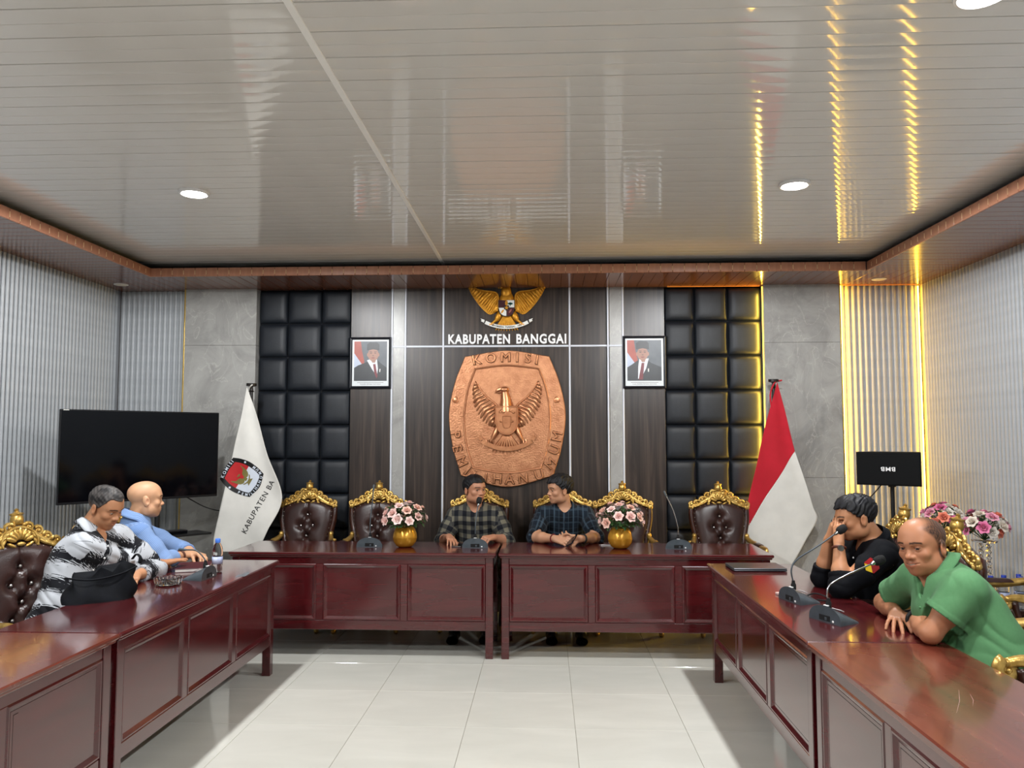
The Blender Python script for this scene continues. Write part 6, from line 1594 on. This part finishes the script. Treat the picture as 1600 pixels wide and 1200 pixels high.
for k in range(16):
    a_ = 2 * PI * k / 16; mb.ball(tuple(Vector(P2['wrR']) - ax * .022 + (e1 * math.cos(a_) + e2 * math.sin(a_)) * .0315), .0062, 7, 5)
mb.build('bead_bracelet', m_bead, po, True)
ring_on(po, Vector(P2['wrL']) + (Vector(P2['elL']) - Vector(P2['wrL'])).normalized() * .025, Vector(P2['wrL']) - Vector(P2['elL']), .031, .0085, m_strap, 'watch')
t = thing('mobile_phone', 'mobile phone held between the hands of the man in navy plaid', 'phone', (.195, 6.035, .800)); t.rotation_euler = (math.radians(28), math.radians(-24), math.radians(-35))
MB().box((-.036, -.070, -.004), (.036, .070, .004), .003).build('case', m_phone, t); MB().box((-.033, -.066, .0035), (.033, .066, .0048), .0005).build('screen', m_ph2, t)
# ---- man in the white shirt with black brushed bands (left table, near)
m_brush = cloth_mat('white_brushed_shirt', 'brush', ('b4b8be', '15161b'))
P3 = dict(label='greying man in a white shirt with black brushed bands reaching across the left table', skin='b3805e', look=(.86, -.22, -.42), roll=-.05, hs=.94, wide=.97, head=(-.0, 0, 0), neck=(-2.600, 4.36, 1.045), pelvis=(-2.63, 4.12, .52),
          shR=(-2.545, 4.225, .985), shL=(-2.515, 4.545, .995), elR=(-2.460, 4.47, .860), wrR=(-2.355, 4.745, .812), elL=(-2.345, 4.66, .795), wrL=(-2.350, 4.440, .790),
          handR=dict(d=(.40, .90, .03), n=(-.05, -.05, 1), side=-1, curl=(.06, .05, .06, .10), spread=.05, thumb=(.55, .35)), handL=dict(d=(.25, -.93, -.05), n=(.1, 0, 1), side=1, curl=(.8, .9, .95, .95), spread=.04, thumb=(.5, .5)),
          knR=(-2.30, 4.15, .50), knL=(-2.28, 4.38, .50), anR=(-2.30, 4.14, .09), anL=(-2.28, 4.38, .09), feet=(1, 0, 0), cloth=m_brush, sleeve=dict(R=1.72, L=1.72), sleeve_r=1.12, bulk=.96, seed=6, hair=dict(col='1c1a1b', grey='4a4644', th=.007, front=.066, recede=.010, temple=.014, rough=.5, fade=(-.04, .03)), scalp=(.7, -.008), stubble=.5, neckcut=.060, collar_gap=.45, collar_h=.042, collar_r=.072, wr_a=.0045, gaze=(0, .8, -.5), sl_ph=.02, h=.0036)
P3['head'] = (-2.520, 4.405, 1.188)
po, G, Bd, J = person(P3)
# ---- bald man in light blue (left table, far)
m_lblue = cloth_mat('light_blue_shirt', 'micro', ('5f7dae', '8aa4cb'))
P4 = dict(label='bald man in a light blue shirt at the left table, turned towards the television', skin='c69876', look=(.80, .60, -.03), roll=.0, hs=.97, wide=1.03, jaw=1.15, head=(-2.630, 5.06, 1.178), neck=(-2.690, 5.040, 1.030), pelvis=(-2.700, 5.06, .52),
          shR=(-2.575, 4.895, .965), shL=(-2.760, 5.195, .965), elR=(-2.430, 4.925, .800), wrR=(-2.415, 5.150, .800), elL=(-2.520, 5.375, .800), wrL=(-2.380, 5.250, .795),
          handR=dict(d=(.35, .92, .0), n=(.3, -.1, .95), side=-1, curl=(.7, .75, .8, .8), spread=.04, thumb=(.5, .5)), handL=dict(d=(.8, -.55, .0), n=(.1, .2, .95), side=1, curl=(.6, .65, .7, .7), spread=.04, thumb=(.5, .5)),
          knR=(-2.36, 4.98, .50), knL=(-2.38, 5.20, .50), anR=(-2.33, 4.98, .09), anL=(-2.36, 5.2, .09), feet=(1, .1, 0), cloth=m_lblue, sleeve=1.50, sleeve_r=1.05, bulk=1.0, arm=1.0, seed=8, neckcut=.068, collar_gap=.4, collar_h=.044, collar_r=.086, collar_up=.034, goatee=True, stubble=.35, wr_a=.0045, h=.0036)
po, G, Bd, J = person(P4)
ring_on(po, Vector(P4['wrR']) - Vector((0, .03, 0)), Vector(P4['wrR']) - Vector(P4['elR']), .033, .0075, m_brown, 'bracelet')
# ---- man in black hiding his face (right table, far)
m_blk = cloth_mat('black_shirt', 'black', ('05060a', '080a10'))
P5 = dict(label='man in a black shirt covering his face with both hands at the right table', skin='b07c5a', look=(-.97, -.05, -.22), roll=.0, hs=.96, wide=1.0, jaw=1.08, head=(1.685, 4.37, 1.150), neck=(1.795, 4.405, 1.020), pelvis=(1.90, 4.58, .52),
          shR=(1.755, 4.590, .965), shL=(1.775, 4.235, .965), elR=(1.545, 4.50, .800), wrR=(1.560, 4.440, 1.015), elL=(1.535, 4.205, .800), wrL=(1.565, 4.300, 1.010),
          handR=dict(d=(.16, -.28, .95), n=(-.93, .25, .1), side=1, curl=(.30, .28, .28, .30), spread=.05, thumb=(.5, .4)), handL=dict(d=(.12, .30, .95), n=(-.93, -.35, .15), side=-1, curl=(.38, .36, .34, .34), spread=.06, thumb=(.5, .4)),
          knR=(1.62, 4.60, .50), knL=(1.62, 4.36, .50), anR=(1.60, 4.60, .09), anL=(1.60, 4.36, .09), feet=(-1, 0, 0), cloth=m_blk, sleeve=1.32, sleeve_r=1.12, bulk=1.06, seed=10, hair=dict(col='09090b', grey='15151a', th=.013, front=.066, rough=1.1, extra=[((0, .030, .088), (.058, .052, .036))]), neckcut=.066, collar_gap=.4, collar_h=.038, collar_r=.074, butmat=m_btn, wr_a=.0045, h=.0036)
po, G, Bd, J = person(P5)
axw = Vector(P5['wrL']) - Vector(P5['elL']); wc = Vector(P5['wrL']) - axw.normalized() * .020
wt = ring_on(po, wc, axw, .0315, .0075, m_brown, 'watch')
MB().lathe([(.0, .010), (.015, .010), (.017, .006), (.017, -.002)][::-1], 18, Matrix.Translation(wc + Vector((-.10, -1, .1)).normalized() * .030) @ Vector((-.10, -1, .15)).to_track_quat('Z', 'Y').to_matrix().to_4x4()).build('watch_face', m_chrome, wt, True, 40)
m_yel = noise_mat('patch_yellow', 'd8b418', 'e4c22a', (20, 20, 20), .6); m_redp = noise_mat('patch_red', 'a01018', 'b41a20', (20, 20, 20), .6)
def surface_hit(G, p, d):
    p = A_(p, float); d = nrm(d)
    for _ in range(60):
        dd = G(p[None], False)[0]
        if dd < .001: break
        p = p + d * max(dd * .7, .0006)
    return p
pc = surface_hit(G, A_(P5['shL']) * .50 + A_(P5['elL']) * .50 + A_([.02, -.25, .05]), (0, 1, -.05)); nrmv = Vector((.0, -1, .12))
PMx = Matrix.Translation(Vector(pc) + nrmv * .006) @ nrmv.to_track_quat('Z', 'Y').to_matrix().to_4x4() @ RZ(math.radians(8))
hx = [(.040 * math.cos(PI / 6 + PI / 3 * k), .040 * math.sin(PI / 6 + PI / 3 * k)) for k in range(6)]
pt_ = MB().prism(hx, .003, PMx @ TR(0, 0, -.004)).build('sleeve_patch', m_redp, po)
MB().prism([(-.036, .016), (-.036, -.020), (-.006, -.036), (-.006, .0)][::1], .0035, PMx @ TR(0, 0, -.003)).build('yellow_face', m_yel, pt_)
MB().prism([(-.004, .0), (-.004, -.037), (.034, -.019), (.034, .018)], .0035, PMx @ TR(0, 0, -.003)).build('red_face', noise_mat('patch_dark_red', '7c0c14', '8c1218', (20, 20, 20), .6), pt_)
wq = J['hands']['R']; fa, fb = Vector(wq((-.0095, .095, 0))), Vector(wq((-.0095, .125, -.005))); ring_on(po, fa * .5 + fb * .5, fb - fa, .0105, .003, m_black, 'finger_ring', n=16)
# ---- man in green polo (right table, near)
m_green = cloth_mat('green_polo', 'plain', ('4f7d54', '59875d'))
P6 = dict(label='balding smiling man in a green polo shirt leaning on the right table', skin='a97455', look=(-.86, -.50, -.10), roll=-.10, hs=.98, wide=1.07, jaw=1.18, smile=1.0, head=(1.608, 3.45, 1.122), neck=(1.680, 3.430, 1.005), pelvis=(1.890, 3.29, .57),
          shR=(1.640, 3.605, .950), shL=(1.680, 3.250, .975), elR=(1.600, 3.840, .800), wrR=(1.565, 3.625, .800), elL=(1.545, 3.275, .795), wrL=(1.590, 3.505, .800),
          handR=dict(d=(-.38, -.90, -.10), n=(0, .10, 1), side=-1, curl=(.22, .24, .26, .28), spread=.20, thumb=(.9, .3)), handL=dict(d=(.15, .95, -.05), n=(.0, .0, 1), side=1, curl=(.3, .32, .34, .36), spread=.06, thumb=(.5, .3)),
          knR=(1.52, 3.42, .52), knL=(1.53, 3.20, .52), anR=(1.52, 3.42, .09), anL=(1.52, 3.2, .09), feet=(-1, 0, 0), shirt_extra=[((1.655, 3.43, .85), (.10, .13, .12)), ((1.72, 3.40, .74), (.10, .13, .12))], cloth=m_green, sleeve=.62, sleeve_r=1.08, bulk=1.0, arm=1.02, belly=1.30, cuff_ax=.108, seed=12, scalp=(.97, -.014, .030), stubble=.3, neckcut=.070, collar_gap=.45, collar_h=.036, collar_r=.088, collar_up=.020, nbut=2, butmat=m_green, wr_a=.0052, wr_f=34, wr_d=((.75, .2, .65), (.2, .6, .8)), h=.0036, browc='120c0a', gaze=(-.35, .9, .1))
po, G, Bd, J = person(P6)
wc = Vector(P6['wrL']) - (Vector(P6['wrL']) - Vector(P6['elL'])).normalized() * .02
ring_on(po, wc, Vector(P6['wrL']) - Vector(P6['elL']), .034, .010, m_strap, 'watch')
